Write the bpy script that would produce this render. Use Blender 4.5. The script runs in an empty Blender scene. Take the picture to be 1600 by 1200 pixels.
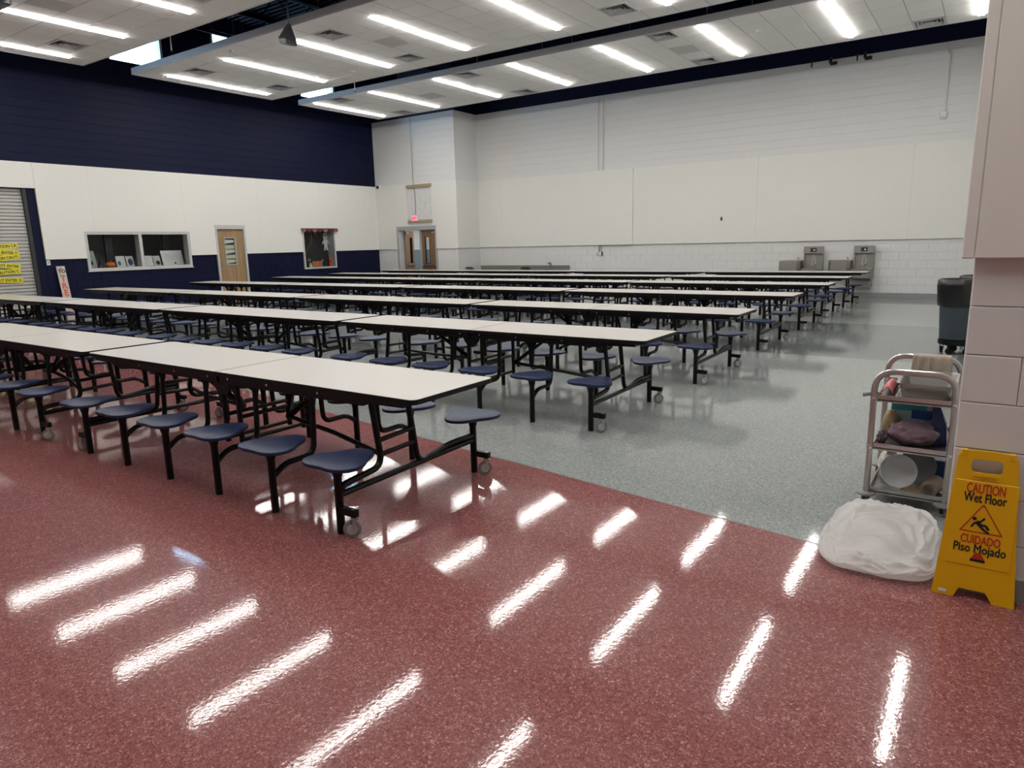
import bpy, bmesh, math, random
from mathutils import Vector, Matrix, noise
random.seed(7)
S = bpy.context.scene
C = S.collection

# ------------------------------------------------------------------ camera
F_PX, YAW, PITCH, ROLL, CAM_H = 1071.6, math.radians(-34.738), math.radians(11.638), math.radians(-1.355), 1.588
def cam_axes():
    cy, sy, cp, sp = math.cos(YAW), math.sin(YAW), math.cos(PITCH), math.sin(PITCH)
    fwd = Vector((sy*cp, cy*cp, -sp)); right = Vector((cy, -sy, 0)); up = right.cross(fwd)
    cr, sr = math.cos(ROLL), math.sin(ROLL)
    return cr*right + sr*up, -sr*right + cr*up, fwd
CR, CU, CF = cam_axes()
CO = Vector((0, 0, CAM_H))
cam_d = bpy.data.cameras.new('camera'); cam = bpy.data.objects.new('camera', cam_d); C.objects.link(cam)
cam_d.sensor_width = 36; cam_d.lens = F_PX/1600*36; cam_d.clip_start = 0.05; cam_d.clip_end = 200
cam.matrix_world = Matrix(((CR.x, CU.x, -CF.x, CO.x), (CR.y, CU.y, -CF.y, CO.y), (CR.z, CU.z, -CF.z, CO.z), (0, 0, 0, 1)))
S.camera = cam
def in_frame(P):
    d = Vector(P)-CO; z = d.dot(CF)
    return z > 0.1 and 0 <= 800+F_PX*d.dot(CR)/z <= 1600 and 0 <= 600-F_PX*d.dot(CU)/z <= 1200
def at(px, axis, val):
    """photo pixel -> point on the plane axis=val"""
    d = CR*((px[0]-800)/F_PX) + CU*(-(px[1]-600)/F_PX) + CF
    return CO + d*((val-CO[axis])/d[axis])

# ------------------------------------------------------------------ sky, exposure, render settings
W = bpy.data.worlds.new('sky'); S.world = W; W.use_nodes = True
bg = W.node_tree.nodes['Background']; bg.inputs[0].default_value = (0.45, 0.72, 1.0, 1); bg.inputs[1].default_value = 13.0
S.view_settings.view_transform = 'Standard'; S.view_settings.look = 'None'
S.view_settings.gamma = 1; S.view_settings.use_curve_mapping = False
S.view_settings.exposure = 0.0
LAMP = 55.0
S.cycles.use_denoising = True
S.cycles.max_bounces = 8; S.cycles.diffuse_bounces = 4; S.cycles.glossy_bounces = 4; S.cycles.transparent_max_bounces = 8
S.cycles.sample_clamp_indirect = 8.0
S.cycles.caustics_reflective = False; S.cycles.caustics_refractive = False

# ------------------------------------------------------------------ materials
def lin(c):
    return tuple(((v/255+0.055)/1.055)**2.4 if v/255 > 0.04045 else v/255/12.92 for v in c)
MATS = {}
def mat(name, col, rough=0.5, metal=0.0, var=0.06, scale=9.0, spec=0.5, bump=0.0, bscale=120.0, emit=None, estr=0.0):
    if name in MATS: return MATS[name]
    m = bpy.data.materials.new(name); m.use_nodes = True; MATS[name] = m
    nt = m.node_tree; b = nt.nodes['Principled BSDF']
    tc = nt.nodes.new('ShaderNodeNewGeometry')
    n = nt.nodes.new('ShaderNodeTexNoise'); n.inputs['Scale'].default_value = scale; n.inputs['Detail'].default_value = 4
    nt.links.new(tc.outputs['Position'], n.inputs['Vector'])
    mx = nt.nodes.new('ShaderNodeMix'); mx.data_type = 'RGBA'
    mx.inputs[6].default_value = tuple(max(0, v*(1-var)) for v in col)+(1,)
    mx.inputs[7].default_value = tuple(min(1, v*(1+var)) for v in col)+(1,)
    nt.links.new(n.outputs['Fac'], mx.inputs[0]); nt.links.new(mx.outputs[2], b.inputs['Base Color'])
    b.inputs['Roughness'].default_value = rough; b.inputs['Metallic'].default_value = metal
    b.inputs['Specular IOR Level'].default_value = spec
    if emit:
        b.inputs['Emission Color'].default_value = emit+(1,); b.inputs['Emission Strength'].default_value = estr
    if bump:
        n2 = nt.nodes.new('ShaderNodeTexNoise'); n2.inputs['Scale'].default_value = bscale; n2.inputs['Detail'].default_value = 3
        nt.links.new(tc.outputs['Position'], n2.inputs['Vector'])
        bp = nt.nodes.new('ShaderNodeBump'); bp.inputs['Strength'].default_value = bump; bp.inputs['Distance'].default_value = 0.01
        nt.links.new(n2.outputs['Fac'], bp.inputs['Height']); nt.links.new(bp.outputs[0], b.inputs['Normal'])
    return m
WHITE = mat('white_block_paint', (0.69, 0.69, 0.68), 0.55, var=0.03, bump=0.06, bscale=60)
PANEL = mat('white_acoustic_panel', (0.75, 0.745, 0.705), 0.8, var=0.02, bump=0.04, bscale=200)
NAVY = mat('navy_block_paint', (0.0038, 0.0058, 0.027), 0.55, var=0.1, spec=0.15, bump=0.06, bscale=60)
DECK = mat('dark_navy_deck_paint', (0.0025, 0.003, 0.010), 0.8, var=0.1, spec=0.1)
TILE = mat('ceiling_tile_face', (0.74, 0.735, 0.72), 0.9, var=0.03, bump=0.2, bscale=300)
GRID = mat('ceiling_grid', (0.36, 0.355, 0.35), 0.7)
CLOUD_EDGE = mat('cloud_edge_trim', (0.5, 0.5, 0.51), 0.5)
LAMINATE = mat('pale_laminate', (0.53, 0.50, 0.465), 0.3, var=0.02, scale=40)
BLACK = mat('black_steel', (0.003, 0.003, 0.0035), 0.35, var=0.1, spec=0.25)
BLACKRUB = mat('black_vinyl_edge', (0.004, 0.0038, 0.0038), 0.5, spec=0.25)
SEAT = mat('navy_plastic_seat', (0.013, 0.023, 0.068), 0.42, var=0.08, spec=0.3, bump=0.1, bscale=400)
STEEL = mat('brushed_steel', (0.52, 0.50, 0.48), 0.28, 1.0, var=0.06, scale=60)
DULLSTEEL = mat('dull_steel', (0.36, 0.345, 0.33), 0.42, 1.0, var=0.06, scale=60)
FOUNT = mat('fountain_steel', (0.30, 0.29, 0.27), 0.4, 0.6, var=0.08, scale=30)
CHROME = mat('chrome', (0.75, 0.75, 0.75), 0.15, 1.0)
TYRE = mat('grey_rubber_tyre', (0.22, 0.21, 0.20), 0.6)
HUB = mat('pale_grey_hub', (0.45, 0.45, 0.44), 0.5)
BASE = mat('grey_cove_base', (0.26, 0.27, 0.27), 0.5)
GREYFRAME = mat('grey_painted_frame', (0.36, 0.37, 0.37), 0.45)
LGREYFRAME = mat('pale_grey_frame', (0.5, 0.5, 0.49), 0.45)
SLAT = mat('shutter_slat', (0.42, 0.42, 0.40), 0.4, 0.2)
DKFRAME = mat('dark_guide_rail', (0.02, 0.021, 0.025), 0.4)
YELLOW = mat('yellow_plastic', (0.75, 0.42, 0.0), 0.38, var=0.04)
TAPE = mat('yellow_tape', (0.72, 0.66, 0.03), 0.4)
INK = mat('black_print', (0.006, 0.006, 0.007), 0.6)
REDINK = mat('red_print', (0.45, 0.03, 0.005), 0.6)
ORANGE = mat('orange_plastic', (0.8, 0.2, 0.02), 0.5)
REDORANGE = mat('red_orange_card', (0.62, 0.09, 0.035), 0.6)
CANBLUE = mat('slate_can_plastic', (0.035, 0.05, 0.06), 0.5)
LINER = mat('black_liner', (0.006, 0.006, 0.007), 0.28, bump=0.6, bscale=14)
PAPER = mat('white_paper', (0.72, 0.73, 0.72), 0.7)
DARKROOM = mat('grey_office_paint', (0.38, 0.385, 0.38), 0.8)
TAN = mat('tan_wood_strip', (0.36, 0.28, 0.17), 0.6)

def wood(name, c1, c2):
    m = bpy.data.materials.new(name); m.use_nodes = True; nt = m.node_tree; b = nt.nodes['Principled BSDF']
    g = nt.nodes.new('ShaderNodeNewGeometry'); mp = nt.nodes.new('ShaderNodeMapping'); mp.inputs['Scale'].default_value = (22, 22, 1.2)
    n = nt.nodes.new('ShaderNodeTexNoise'); n.inputs['Scale'].default_value = 1.0; n.inputs['Detail'].default_value = 6; n.inputs['Distortion'].default_value = 0.6
    r = nt.nodes.new('ShaderNodeValToRGB'); r.color_ramp.elements[0].position = 0.35; r.color_ramp.elements[1].position = 0.68
    r.color_ramp.elements[0].color = c1+(1,); r.color_ramp.elements[1].color = c2+(1,)
    nt.links.new(g.outputs['Position'], mp.inputs[0]); nt.links.new(mp.outputs[0], n.inputs['Vector'])
    nt.links.new(n.outputs['Fac'], r.inputs[0]); nt.links.new(r.outputs[0], b.inputs['Base Color']); b.inputs['Roughness'].default_value = 0.4
    return m
WOOD = wood('oak_veneer', (0.26, 0.165, 0.085), (0.36, 0.24, 0.13))
WOOD2 = wood('brown_veneer', (0.17, 0.095, 0.045), (0.25, 0.145, 0.07))
BOARD = wood('whitewashed_board', (0.44, 0.37, 0.34), (0.56, 0.49, 0.46))

def emission(name, col, s):
    m = bpy.data.materials.new(name); m.use_nodes = True; nt = m.node_tree; nt.nodes.clear()
    e = nt.nodes.new('ShaderNodeEmission'); o = nt.nodes.new('ShaderNodeOutputMaterial')
    e.inputs[0].default_value = col+(1,); e.inputs[1].default_value = s; nt.links.new(e.outputs[0], o.inputs[0]); return m
TUBE = emission('lit_diffuser', (1.0, 0.97, 0.925), LAMP)
CORR = emission('corridor_lamp', (1.0, 0.98, 0.95), 50.0)
EXITRED = emission('exit_sign_face', (1.0, 0.22, 0.30), 1.5)

def glass_mat():
    m = bpy.data.materials.new('window_glass'); m.use_nodes = True; nt = m.node_tree; nt.nodes.clear()
    t = nt.nodes.new('ShaderNodeBsdfTransparent'); g = nt.nodes.new('ShaderNodeBsdfGlossy'); g.inputs['Roughness'].default_value = 0.02
    f = nt.nodes.new('ShaderNodeFresnel'); f.inputs[0].default_value = 1.18
    mx = nt.nodes.new('ShaderNodeMixShader'); o = nt.nodes.new('ShaderNodeOutputMaterial')
    t.inputs[0].default_value = (0.97, 0.98, 0.98, 1)
    nt.links.new(f.outputs[0], mx.inputs[0]); nt.links.new(t.outputs[0], mx.inputs[1]); nt.links.new(g.outputs[0], mx.inputs[2]); nt.links.new(mx.outputs[0], o.inputs[0])
    return m
GLASS = glass_mat()

def bag_mat():
    m = bpy.data.materials.new('translucent_white_film'); m.use_nodes = True; nt = m.node_tree; b = nt.nodes['Principled BSDF']; o = nt.nodes['Material Output']
    b.inputs['Base Color'].default_value = (0.80, 0.78, 0.77, 1); b.inputs['Roughness'].default_value = 0.28
    g = nt.nodes.new('ShaderNodeNewGeometry'); n = nt.nodes.new('ShaderNodeTexNoise'); n.inputs['Scale'].default_value = 5.5; n.inputs['Detail'].default_value = 3; n.inputs['Distortion'].default_value = 2.0
    nt.links.new(g.outputs['Position'], n.inputs['Vector'])
    bp = nt.nodes.new('ShaderNodeBump'); bp.inputs['Strength'].default_value = 0.55; bp.inputs['Distance'].default_value = 0.03
    nt.links.new(n.outputs['Fac'], bp.inputs['Height']); nt.links.new(bp.outputs[0], b.inputs['Normal'])
    t = nt.nodes.new('ShaderNodeBsdfTranslucent'); t.inputs[0].default_value = (0.85, 0.83, 0.82, 1)
    tr = nt.nodes.new('ShaderNodeBsdfTransparent')
    m1 = nt.nodes.new('ShaderNodeMixShader'); m1.inputs[0].default_value = 0.35
    m2 = nt.nodes.new('ShaderNodeMixShader'); m2.inputs[0].default_value = 0.28
    nt.links.new(b.outputs[0], m1.inputs[1]); nt.links.new(t.outputs[0], m1.inputs[2])
    nt.links.new(m1.outputs[0], m2.inputs[1]); nt.links.new(tr.outputs[0], m2.inputs[2]); nt.links.new(m2.outputs[0], o.inputs[0])
    return m
BAG = bag_mat()

# red / grey flake floor; the red field ends at a straight line, a darker grey band crosses the grey field
LINE_A, LINE_B = -0.150, 3.565      # y = A*x + B
def floor_mat():
    m = bpy.data.materials.new('glossy_flake_floor'); m.use_nodes = True; nt = m.node_tree; N = nt.nodes.new; L = nt.links.new
    b = nt.nodes['Principled BSDF']; g = N('ShaderNodeNewGeometry'); sx = N('ShaderNodeSeparateXYZ'); L(g.outputs['Position'], sx.inputs[0])
    def math_(op, a, c):
        n = N('ShaderNodeMath'); n.operation = op
        for i, v in enumerate((a, c)):
            if isinstance(v, (int, float)): n.inputs[i].default_value = v
            else: L(v, n.inputs[i])
        return n.outputs[0]
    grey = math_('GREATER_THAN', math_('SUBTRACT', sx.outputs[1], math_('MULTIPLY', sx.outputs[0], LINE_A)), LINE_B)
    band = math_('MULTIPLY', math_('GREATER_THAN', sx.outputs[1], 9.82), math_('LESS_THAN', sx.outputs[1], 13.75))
    v = N('ShaderNodeTexVoronoi'); v.inputs['Scale'].default_value = 210; L(g.outputs['Position'], v.inputs['Vector'])
    v2 = N('ShaderNodeTexVoronoi'); v2.inputs['Scale'].default_value = 95; L(g.outputs['Position'], v2.inputs['Vector'])
    c1 = N('ShaderNodeSeparateColor'); L(v.outputs['Color'], c1.inputs[0]); c2 = N('ShaderNodeSeparateColor'); L(v2.outputs['Color'], c2.inputs[0])
    flake = math_('ADD', math_('MULTIPLY', c1.outputs[0], 0.7), math_('MULTIPLY', c2.outputs[1], 0.3))
    def ramp(stops):
        r = N('ShaderNodeValToRGB'); e = r.color_ramp.elements
        e[0].position, e[0].color = stops[0][0], stops[0][1]+(1,); e[1].position, e[1].color = stops[-1][0], stops[-1][1]+(1,)
        for p, c in stops[1:-1]:
            k = e.new(p); k.color = c+(1,)
        L(flake, r.inputs[0]); return r.outputs[0]
    red = ramp([(0.1, (0.14, 0.037, 0.038)), (0.45, (0.225, 0.074, 0.073)), (0.78, (0.29, 0.115, 0.11)), (0.95, (0.48, 0.29, 0.265))])
    gr = ramp([(0.1, (0.15, 0.167, 0.167)), (0.45, (0.265, 0.285, 0.283)), (0.78, (0.34, 0.36, 0.355)), (0.95, (0.52, 0.53, 0.52))])
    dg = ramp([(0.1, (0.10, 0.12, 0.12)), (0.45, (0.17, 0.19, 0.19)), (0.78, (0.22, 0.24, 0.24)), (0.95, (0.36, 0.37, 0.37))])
    def mix(f, a, c):
        n = N('ShaderNodeMix'); n.data_type = 'RGBA'; L(f, n.inputs[0]); L(a, n.inputs[6]); L(c, n.inputs[7]); return n.outputs[2]
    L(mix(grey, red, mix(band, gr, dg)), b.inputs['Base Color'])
    b.inputs['Roughness'].default_value = 0.045; b.inputs['IOR'].default_value = 1.38
    b.inputs['Coat Weight'].default_value = 0.22; b.inputs['Coat Roughness'].default_value = 0.3; b.inputs['Coat IOR'].default_value = 1.4
    n = N('ShaderNodeTexNoise'); n.inputs['Scale'].default_value = 55; n.inputs['Detail'].default_value = 3; L(g.outputs['Position'], n.inputs['Vector'])
    bp = N('ShaderNodeBump'); bp.inputs['Strength'].default_value = 0.019; bp.inputs['Distance'].default_value = 0.01
    L(n.outputs['Fac'], bp.inputs['Height']); L(bp.outputs[0], b.inputs['Normal'])
    return m
FLOOR = floor_mat()

# ------------------------------------------------------------------ mesh helpers
class MB:
    def __init__(s): s.v = []; s.f = []
    def add(s, vs, fs):
        o = len(s.v); s.v += [tuple(p) for p in vs]; s.f += [tuple(i+o for i in f) for f in fs]; return s
    def box(s, x0, x1, y0, y1, z0, z1):
        return s.add([(x0,y0,z0),(x1,y0,z0),(x1,y1,z0),(x0,y1,z0),(x0,y0,z1),(x1,y0,z1),(x1,y1,z1),(x0,y1,z1)],
                     [(0,3,2,1),(4,5,6,7),(0,1,5,4),(1,2,6,5),(2,3,7,6),(3,0,4,7)])
    def bbox(s, x0, x1, y0, y1, z0, z1, c=0.005, seg=1):
        bm = bmesh.new(); bmesh.ops.create_cube(bm, size=1)
        for v in bm.verts: v.co = Vector(((x0+x1)/2+v.co.x*(x1-x0), (y0+y1)/2+v.co.y*(y1-y0), (z0+z1)/2+v.co.z*(z1-z0)))
        bmesh.ops.bevel(bm, geom=list(bm.edges), offset=c, segments=seg, affect='EDGES', profile=0.5)
        return s.bm(bm)
    def bm(s, bm):
        bm.verts.index_update(); s.add([v.co for v in bm.verts], [[v.index for v in f.verts] for f in bm.faces]); bm.free(); return s
    def tube(s, pts, r, n=8, closed=False, r2=None):
        pts = [Vector(p) for p in pts]; k = len(pts); o = len(s.v); rings = []
        t0 = (pts[1]-pts[0]).normalized(); up = Vector((0,0,1)) if abs(t0.z) < 0.9 else Vector((1,0,0))
        nv = (up - t0*up.dot(t0)).normalized()
        for i, p in enumerate(pts):
            a = pts[i]-pts[i-1] if (i > 0 or closed) else pts[1]-pts[0]
            b = pts[(i+1) % k]-p if (i < k-1 or closed) else a
            t = (a.normalized()+b.normalized())
            t = t.normalized() if t.length > 1e-6 else a.normalized()
            nv = (nv - t*nv.dot(t)); nv = nv.normalized() if nv.length > 1e-6 else t.orthogonal().normalized()
            bv = t.cross(nv); sc = 1/max(0.5, t.dot(a.normalized())) if a.length > 0 else 1
            ra, rb = r*sc, (r2 or r)*sc
            rings.append([p + nv*(math.cos(2*math.pi*j/n)*ra) + bv*(math.sin(2*math.pi*j/n)*rb) for j in range(n)])
        vs = [q for R in rings for q in R]; fs = []
        for i in range(k if closed else k-1):
            for j in range(n):
                a, b = i*n, ((i+1) % k)*n
                fs.append((a+j, a+(j+1) % n, b+(j+1) % n, b+j))
        if not closed: fs += [tuple(range(n))[::-1], tuple((k-1)*n+j for j in range(n))]
        return s.add(vs, fs)
    def lathe(s, prof, n=16, c=(0,0,0), axis='z'):
        vs = []; fs = []; k = len(prof)
        for r, z in prof:
            for j in range(n):
                a = 2*math.pi*j/n; x, y = r*math.cos(a), r*math.sin(a)
                vs.append({'z': (c[0]+x, c[1]+y, c[2]+z), 'x': (c[0]+z, c[1]+x, c[2]+y), 'y': (c[0]+x, c[1]+z, c[2]+y)}[axis])
        for i in range(k-1):
            for j in range(n): fs.append((i*n+j, i*n+(j+1) % n, (i+1)*n+(j+1) % n, (i+1)*n+j))
        if prof[0][0] > 1e-6: fs.append(tuple(range(n))[::-1])
        if prof[-1][0] > 1e-6: fs.append(tuple((k-1)*n+j for j in range(n)))
        return s.add(vs, fs)
    def prism(s, poly, a, b, f=lambda u, v, w: (u, v, w)):
        n = len(poly)
        return s.add([f(u, v, a) for u, v in poly]+[f(u, v, b) for u, v in poly],
                     [tuple(range(n))[::-1], tuple(range(n, 2*n))]+[(i, (i+1) % n, n+(i+1) % n, n+i) for i in range(n)])
    def ring(s, outer, inner, a, b, f=lambda u, v, w: (u, v, w)):
        n = len(outer)
        vs = [f(u, v, w) for w in (a, b) for P in (outer, inner) for u, v in P]; fs = []
        for i in range(n):
            j = (i+1) % n
            fs += [(i, j, n+j, n+i), (2*n+i, 3*n+i, 3*n+j, 2*n+j), (i, 2*n+i, 2*n+j, j), (n+i, n+j, 3*n+j, 3*n+i)]
        return s.add(vs, fs)
    def mesh(s, name, m, smooth=None):
        me = bpy.data.meshes.new(name); me.from_pydata(s.v, [], s.f)
        bm = bmesh.new(); bm.from_mesh(me); bmesh.ops.recalc_face_normals(bm, faces=bm.faces); bm.to_mesh(me); bm.free()
        if smooth:
            me.shade_smooth(); me.set_sharp_from_angle(angle=smooth)
        me.materials.append(m); return me
    def build(s, name, m, parent=None, smooth=None, loc=None, rz=0.0):
        return place(name, s.mesh(name, m, smooth), parent, loc, rz)
def place(name, me, parent=None, loc=None, rz=0.0):
    o = bpy.data.objects.new(name, me); C.objects.link(o)
    if parent: o.parent = parent
    if loc: o.location = loc
    if rz: o.rotation_euler = (0, 0, rz)
    return o
def tag(o, label, cat, group=None):
    o['label'] = label; o['category'] = cat
    if group: o['group'] = group
    return o
def thing(name, label, cat, loc=(0,0,0), rz=0.0, group=None):
    return tag(place(name, None, None, loc, rz), label, cat, group)
def struct(o, label=None):
    o['kind'] = 'structure'
    if label: o['label'] = label
    return o
def stuff(o): o['kind'] = 'stuff'; return o
def copy_tree(o, parent=None):
    c = o.copy(); C.objects.link(c); c.parent = parent
    for ch in o.children: copy_tree(ch, c)
    return c
def fillet(pts, r, n=5):
    pts = [Vector(p) for p in pts]; out = [pts[0]]
    for i in range(1, len(pts)-1):
        p, a, b = pts[i], pts[i-1]-pts[i], pts[i+1]-pts[i]
        d = min(r, a.length*0.48, b.length*0.48); A, B = p+a.normalized()*d, p+b.normalized()*d
        for k in range(n+1):
            t = k/n; out.append(A*(1-t)**2 + p*2*t*(1-t) + B*t*t)
    return out+[pts[-1]]
def rrect(x0, x1, y0, y1, r, n=4, which=(1,1,1,1)):
    out = []
    for (cx, cy, a0, w, px, py) in ((x1-r, y1-r, 0, which[0], x1, y1), (x0+r, y1-r, 90, which[1], x0, y1), (x0+r, y0+r, 180, which[2], x0, y0), (x1-r, y0+r, 270, which[3], x1, y0)):
        if w: out += [(cx+r*math.cos(math.radians(a0+90*k/n)), cy+r*math.sin(math.radians(a0+90*k/n))) for k in range(n+1)]
        else: out.append((px, py))
    return out
def text_mesh(txt, size, m, name='lettering', bold=0.0, ext=0.001, align='CENTER', sx=1.0):
    cu = bpy.data.curves.new('t', 'FONT'); cu.body = txt; cu.size = size; cu.align_x = align; cu.offset = bold; cu.extrude = ext; cu.resolution_u = 3
    ob = bpy.data.objects.new('t', cu); C.objects.link(ob)
    dg = bpy.context.evaluated_depsgraph_get(); me = bpy.data.meshes.new_from_object(ob.evaluated_get(dg))
    bpy.data.objects.remove(ob); bpy.data.curves.remove(cu)
    me.transform(Matrix.Diagonal((sx, 1, 1, 1))); me.name = name; me.materials.clear(); me.materials.append(m); return me

def cut_rects(a0, a1, z0, z1, holes):
    A = sorted({a0, a1, *[min(max(h[i], a0), a1) for h in holes for i in (0, 1)]}); Z = sorted({z0, z1, *[min(max(h[i], z0), z1) for h in holes for i in (2, 3)]})
    out = []
    for i in range(len(Z)-1):
        run = None
        for j in range(len(A)-1):
            ca, cz = (A[j]+A[j+1])/2, (Z[i]+Z[i+1])/2
            if any(h[0] < ca < h[1] and h[2] < cz < h[3] for h in holes): run = None
            elif run: run[1] = A[j+1]
            else: run = [A[j], A[j+1], Z[i], Z[i+1]]; out.append(run)
    return out
BW, BH = 0.406, 0.2032
def courses(a0, a1, z0, z1, holes, shift=0.0, BW=BW):
    out = []; k = 0; z = z0
    while z < z1-0.03:
        zt = min(z+BH, z1); a = a0 - (BW/2 if k % 2 else 0) - shift
        while a < a1:
            spans = [(max(a, a0), min(a+BW, a1))]
            for h in holes:
                if h[2] < (z+zt)/2 < h[3]:
                    ns = []
                    for s0, s1 in spans:
                        if h[1] <= s0 or h[0] >= s1: ns.append((s0, s1)); continue
                        if h[0] > s0: ns.append((s0, h[0]))
                        if h[1] < s1: ns.append((h[1], s1))
                    spans = ns
            out += [(s0, s1, z, zt) for s0, s1 in spans if s1-s0 > 0.03]
            a += BW
        z = zt; k += 1
    return out
BCACHE = {}
JG = 0.002
def block_geo(l, h, ax, nx, d=0.009, c=0.003):
    """block face: ax = unit vector along the wall, nx = outward normal"""
    ax, nx = Vector(ax), Vector(nx); z = Vector((0,0,1)); g = JG
    bk = [ax*g+z*g, ax*(l-g)+z*g, ax*(l-g)+z*(h-g), ax*g+z*(h-g)]
    md = [p+nx*(d-c*0.6) for p in bk]
    fr = [ax*(g+c)+z*(g+c)+nx*d, ax*(l-g-c)+z*(g+c)+nx*d, ax*(l-g-c)+z*(h-g-c)+nx*d, ax*(g+c)+z*(h-g-c)+nx*d]
    fs = [(8,9,10,11)]
    for i in range(4):
        j = (i+1) % 4; fs += [(i, j, 4+j, 4+i), (4+i, 4+j, 8+j, 8+i)]
    return bk+md+fr, fs
def lay_blocks(wall, rects, P, ax, nx, m, joined=False):
    """P(a, z) -> point on the backing face"""
    if joined:
        mb = MB()
        for a0, a1, z0, z1 in rects:
            vs, fs = block_geo(a1-a0, z1-z0, ax, nx, 0.009, 0.0015); o = Vector(P(a0, z0)); mb.add([v+o for v in vs], fs)
        return stuff(mb.build('block_courses', m, wall))
    for a0, a1, z0, z1 in rects:
        key = (round(a1-a0, 3), round(z1-z0, 3), tuple(ax), tuple(nx), m.name)
        if key not in BCACHE:
            vs, fs = block_geo(a1-a0, z1-z0, ax, nx); BCACHE[key] = MB().add(vs, fs).mesh('block', m)
        place('block', BCACHE[key], wall, P(a0, z0))

# ------------------------------------------------------------------ the room
XL, YW, YA, XA, XR = -18.6, 19.66, 18.44, -14.87, 0.42      # blue wall, white wall, alcove wall, alcove return, right wall
ZR, ZP, ZN, ZD = 1.45, 3.67, 5.86, 8.0                     # panel bottom, panel top, navy band, deck
YB, XE = -5.0, 5.0                                          # behind the camera
fl = MB(); fl.box(XL-0.3, XE, YB, YW+2.4, -0.1, 0.0)
struct(fl.build('floor', FLOOR), 'glossy flake floor, red field and grey field with darker grey band')
ln = MB(); th = 0.006
x0, x1 = XL, -0.06
ln.add([(x0, LINE_A*x0+LINE_B-th, 0.0006), (x1, LINE_A*x1+LINE_B-th, 0.0006), (x1, LINE_A*x1+LINE_B+th, 0.0006), (x0, LINE_A*x0+LINE_B+th, 0.0006)], [(0,1,2,3)])
struct(ln.build('trim_1', mat('divider_strip', (0.12, 0.07, 0.07), 0.3)), 'thin dark divider strip between the red and the grey floor')

# deck and joists
dk = MB().box(XL-0.4, XE, YB, YW+2.4, ZD, ZD+0.1).build('ceiling', DECK); struct(dk, 'dark navy metal roof deck above the hung ceiling')
rb = MB(); y = 3.0
while y < YW: rb.box(XL, XR, y, y+0.08, ZD-0.05, ZD); y += 0.2
stuff(rb.build('deck_rib', DECK, dk))
x = XL+1.2
while x < XR:
    j = MB(); j.box(x-0.05, x+0.05, YB+0.1, YW-0.05, ZD-0.16, ZD-0.06); j.box(x-0.04, x+0.04, YB+0.1, YW-0.05, ZD-0.86, ZD-0.79)
    y = 3.0; up = True
    while y < YW-0.7:
        j.tube([(x, y, ZD-0.82 if up else ZD-0.12), (x, y+0.55, ZD-0.12 if up else ZD-0.82)], 0.016, 5); y += 0.55; up = not up
    j.build('joist', DECK, dk); x += 1.85

# ---- blue wall
DZ = 3.085; roll = (3.0, 7.24, 0.0, DZ)
w1 = (8.335, 11.10, 1.13, 2.10); d2 = (11.89, 12.87, 0.0, 2.285); cs = (14.99, 16.35, 0.89, 2.19)
cl = [(6.56, 8.01, 6.28, 7.62), (9.5, 10.95, 6.28, 7.62), (12.42, 13.85, 6.28, 7.62), (15.38, 16.83, 6.28, 7.62)]
holes = [roll, w1, d2, cs]+cl
BKL = XL-0.009
wl = MB()
for a0, a1, z0, z1 in cut_rects(YB, YA+0.3, 0, ZD, holes): wl.box(BKL-0.3, BKL, a0, a1, z0, z1)
wl = struct(wl.build('wall_left', NAVY), 'navy painted block wall with white panels, shutter, window and door')
PL = lambda a, z: (BKL, a, z)
lay_blocks(wl, courses(7.4, YA, 0.1, ZR, holes), PL, (0,1,0), (1,0,0), NAVY)
lay_blocks(wl, courses(3.0, YA, ZP, 6.9, holes, 0, 40), PL, (0,1,0), (1,0,0), NAVY, True)
# white panels
for a0, a1 in ((7.41, 8.6), (8.6, 11.0), (11.0, 13.4), (13.4, 15.8), (15.8, YA)):
    pm = MB()
    for r in cut_rects(a0+0.0008, a1-0.0008, ZR, ZP, [w1, d2, cs]): pm.box(BKL, XL+0.04, *r)
    pm.build('acoustic_panel', PANEL, wl)
pm = MB().box(BKL, XL+0.04, 3.0, 7.407, DZ+0.005, ZP).build('acoustic_panel', PANEL, wl)
MB().box(BKL, XL+0.02, 7.41, d2[0], 0, 0.1).box(BKL, XL+0.02, d2[1], YA, 0, 0.1).build('cove_base', BASE, wl)

# clerestory windows
for i, (a0, a1, z0, z1) in enumerate(cl):
    w = thing('window_%d%s' % (i+2, '_offscreen' if i == 0 else ''), None, None); del w['label'], w['category']; w.location = (XL-0.15, (a0+a1)/2, z0)
    struct(w, 'high clerestory window with daylight in the navy wall'); M = (a0+a1)/2
    f = MB(); t = 0.06
    f.box(-0.15, 0.142, a0-M, a0-M+t, 0, z1-z0).box(-0.15, 0.142, a1-M-t, a1-M, 0, z1-z0).box(-0.06, 0.06, a0-M+t, a1-M-t, 0, t).box(-0.06, 0.06, a0-M+t, a1-M-t, z1-z0-t, z1-z0)
    f.build('window_frame', LGREYFRAME, w); MB().box(-0.006, 0.006, a0-M+t, a1-M-t, t, z1-z0-t).build('pane', GLASS, w)

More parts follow.
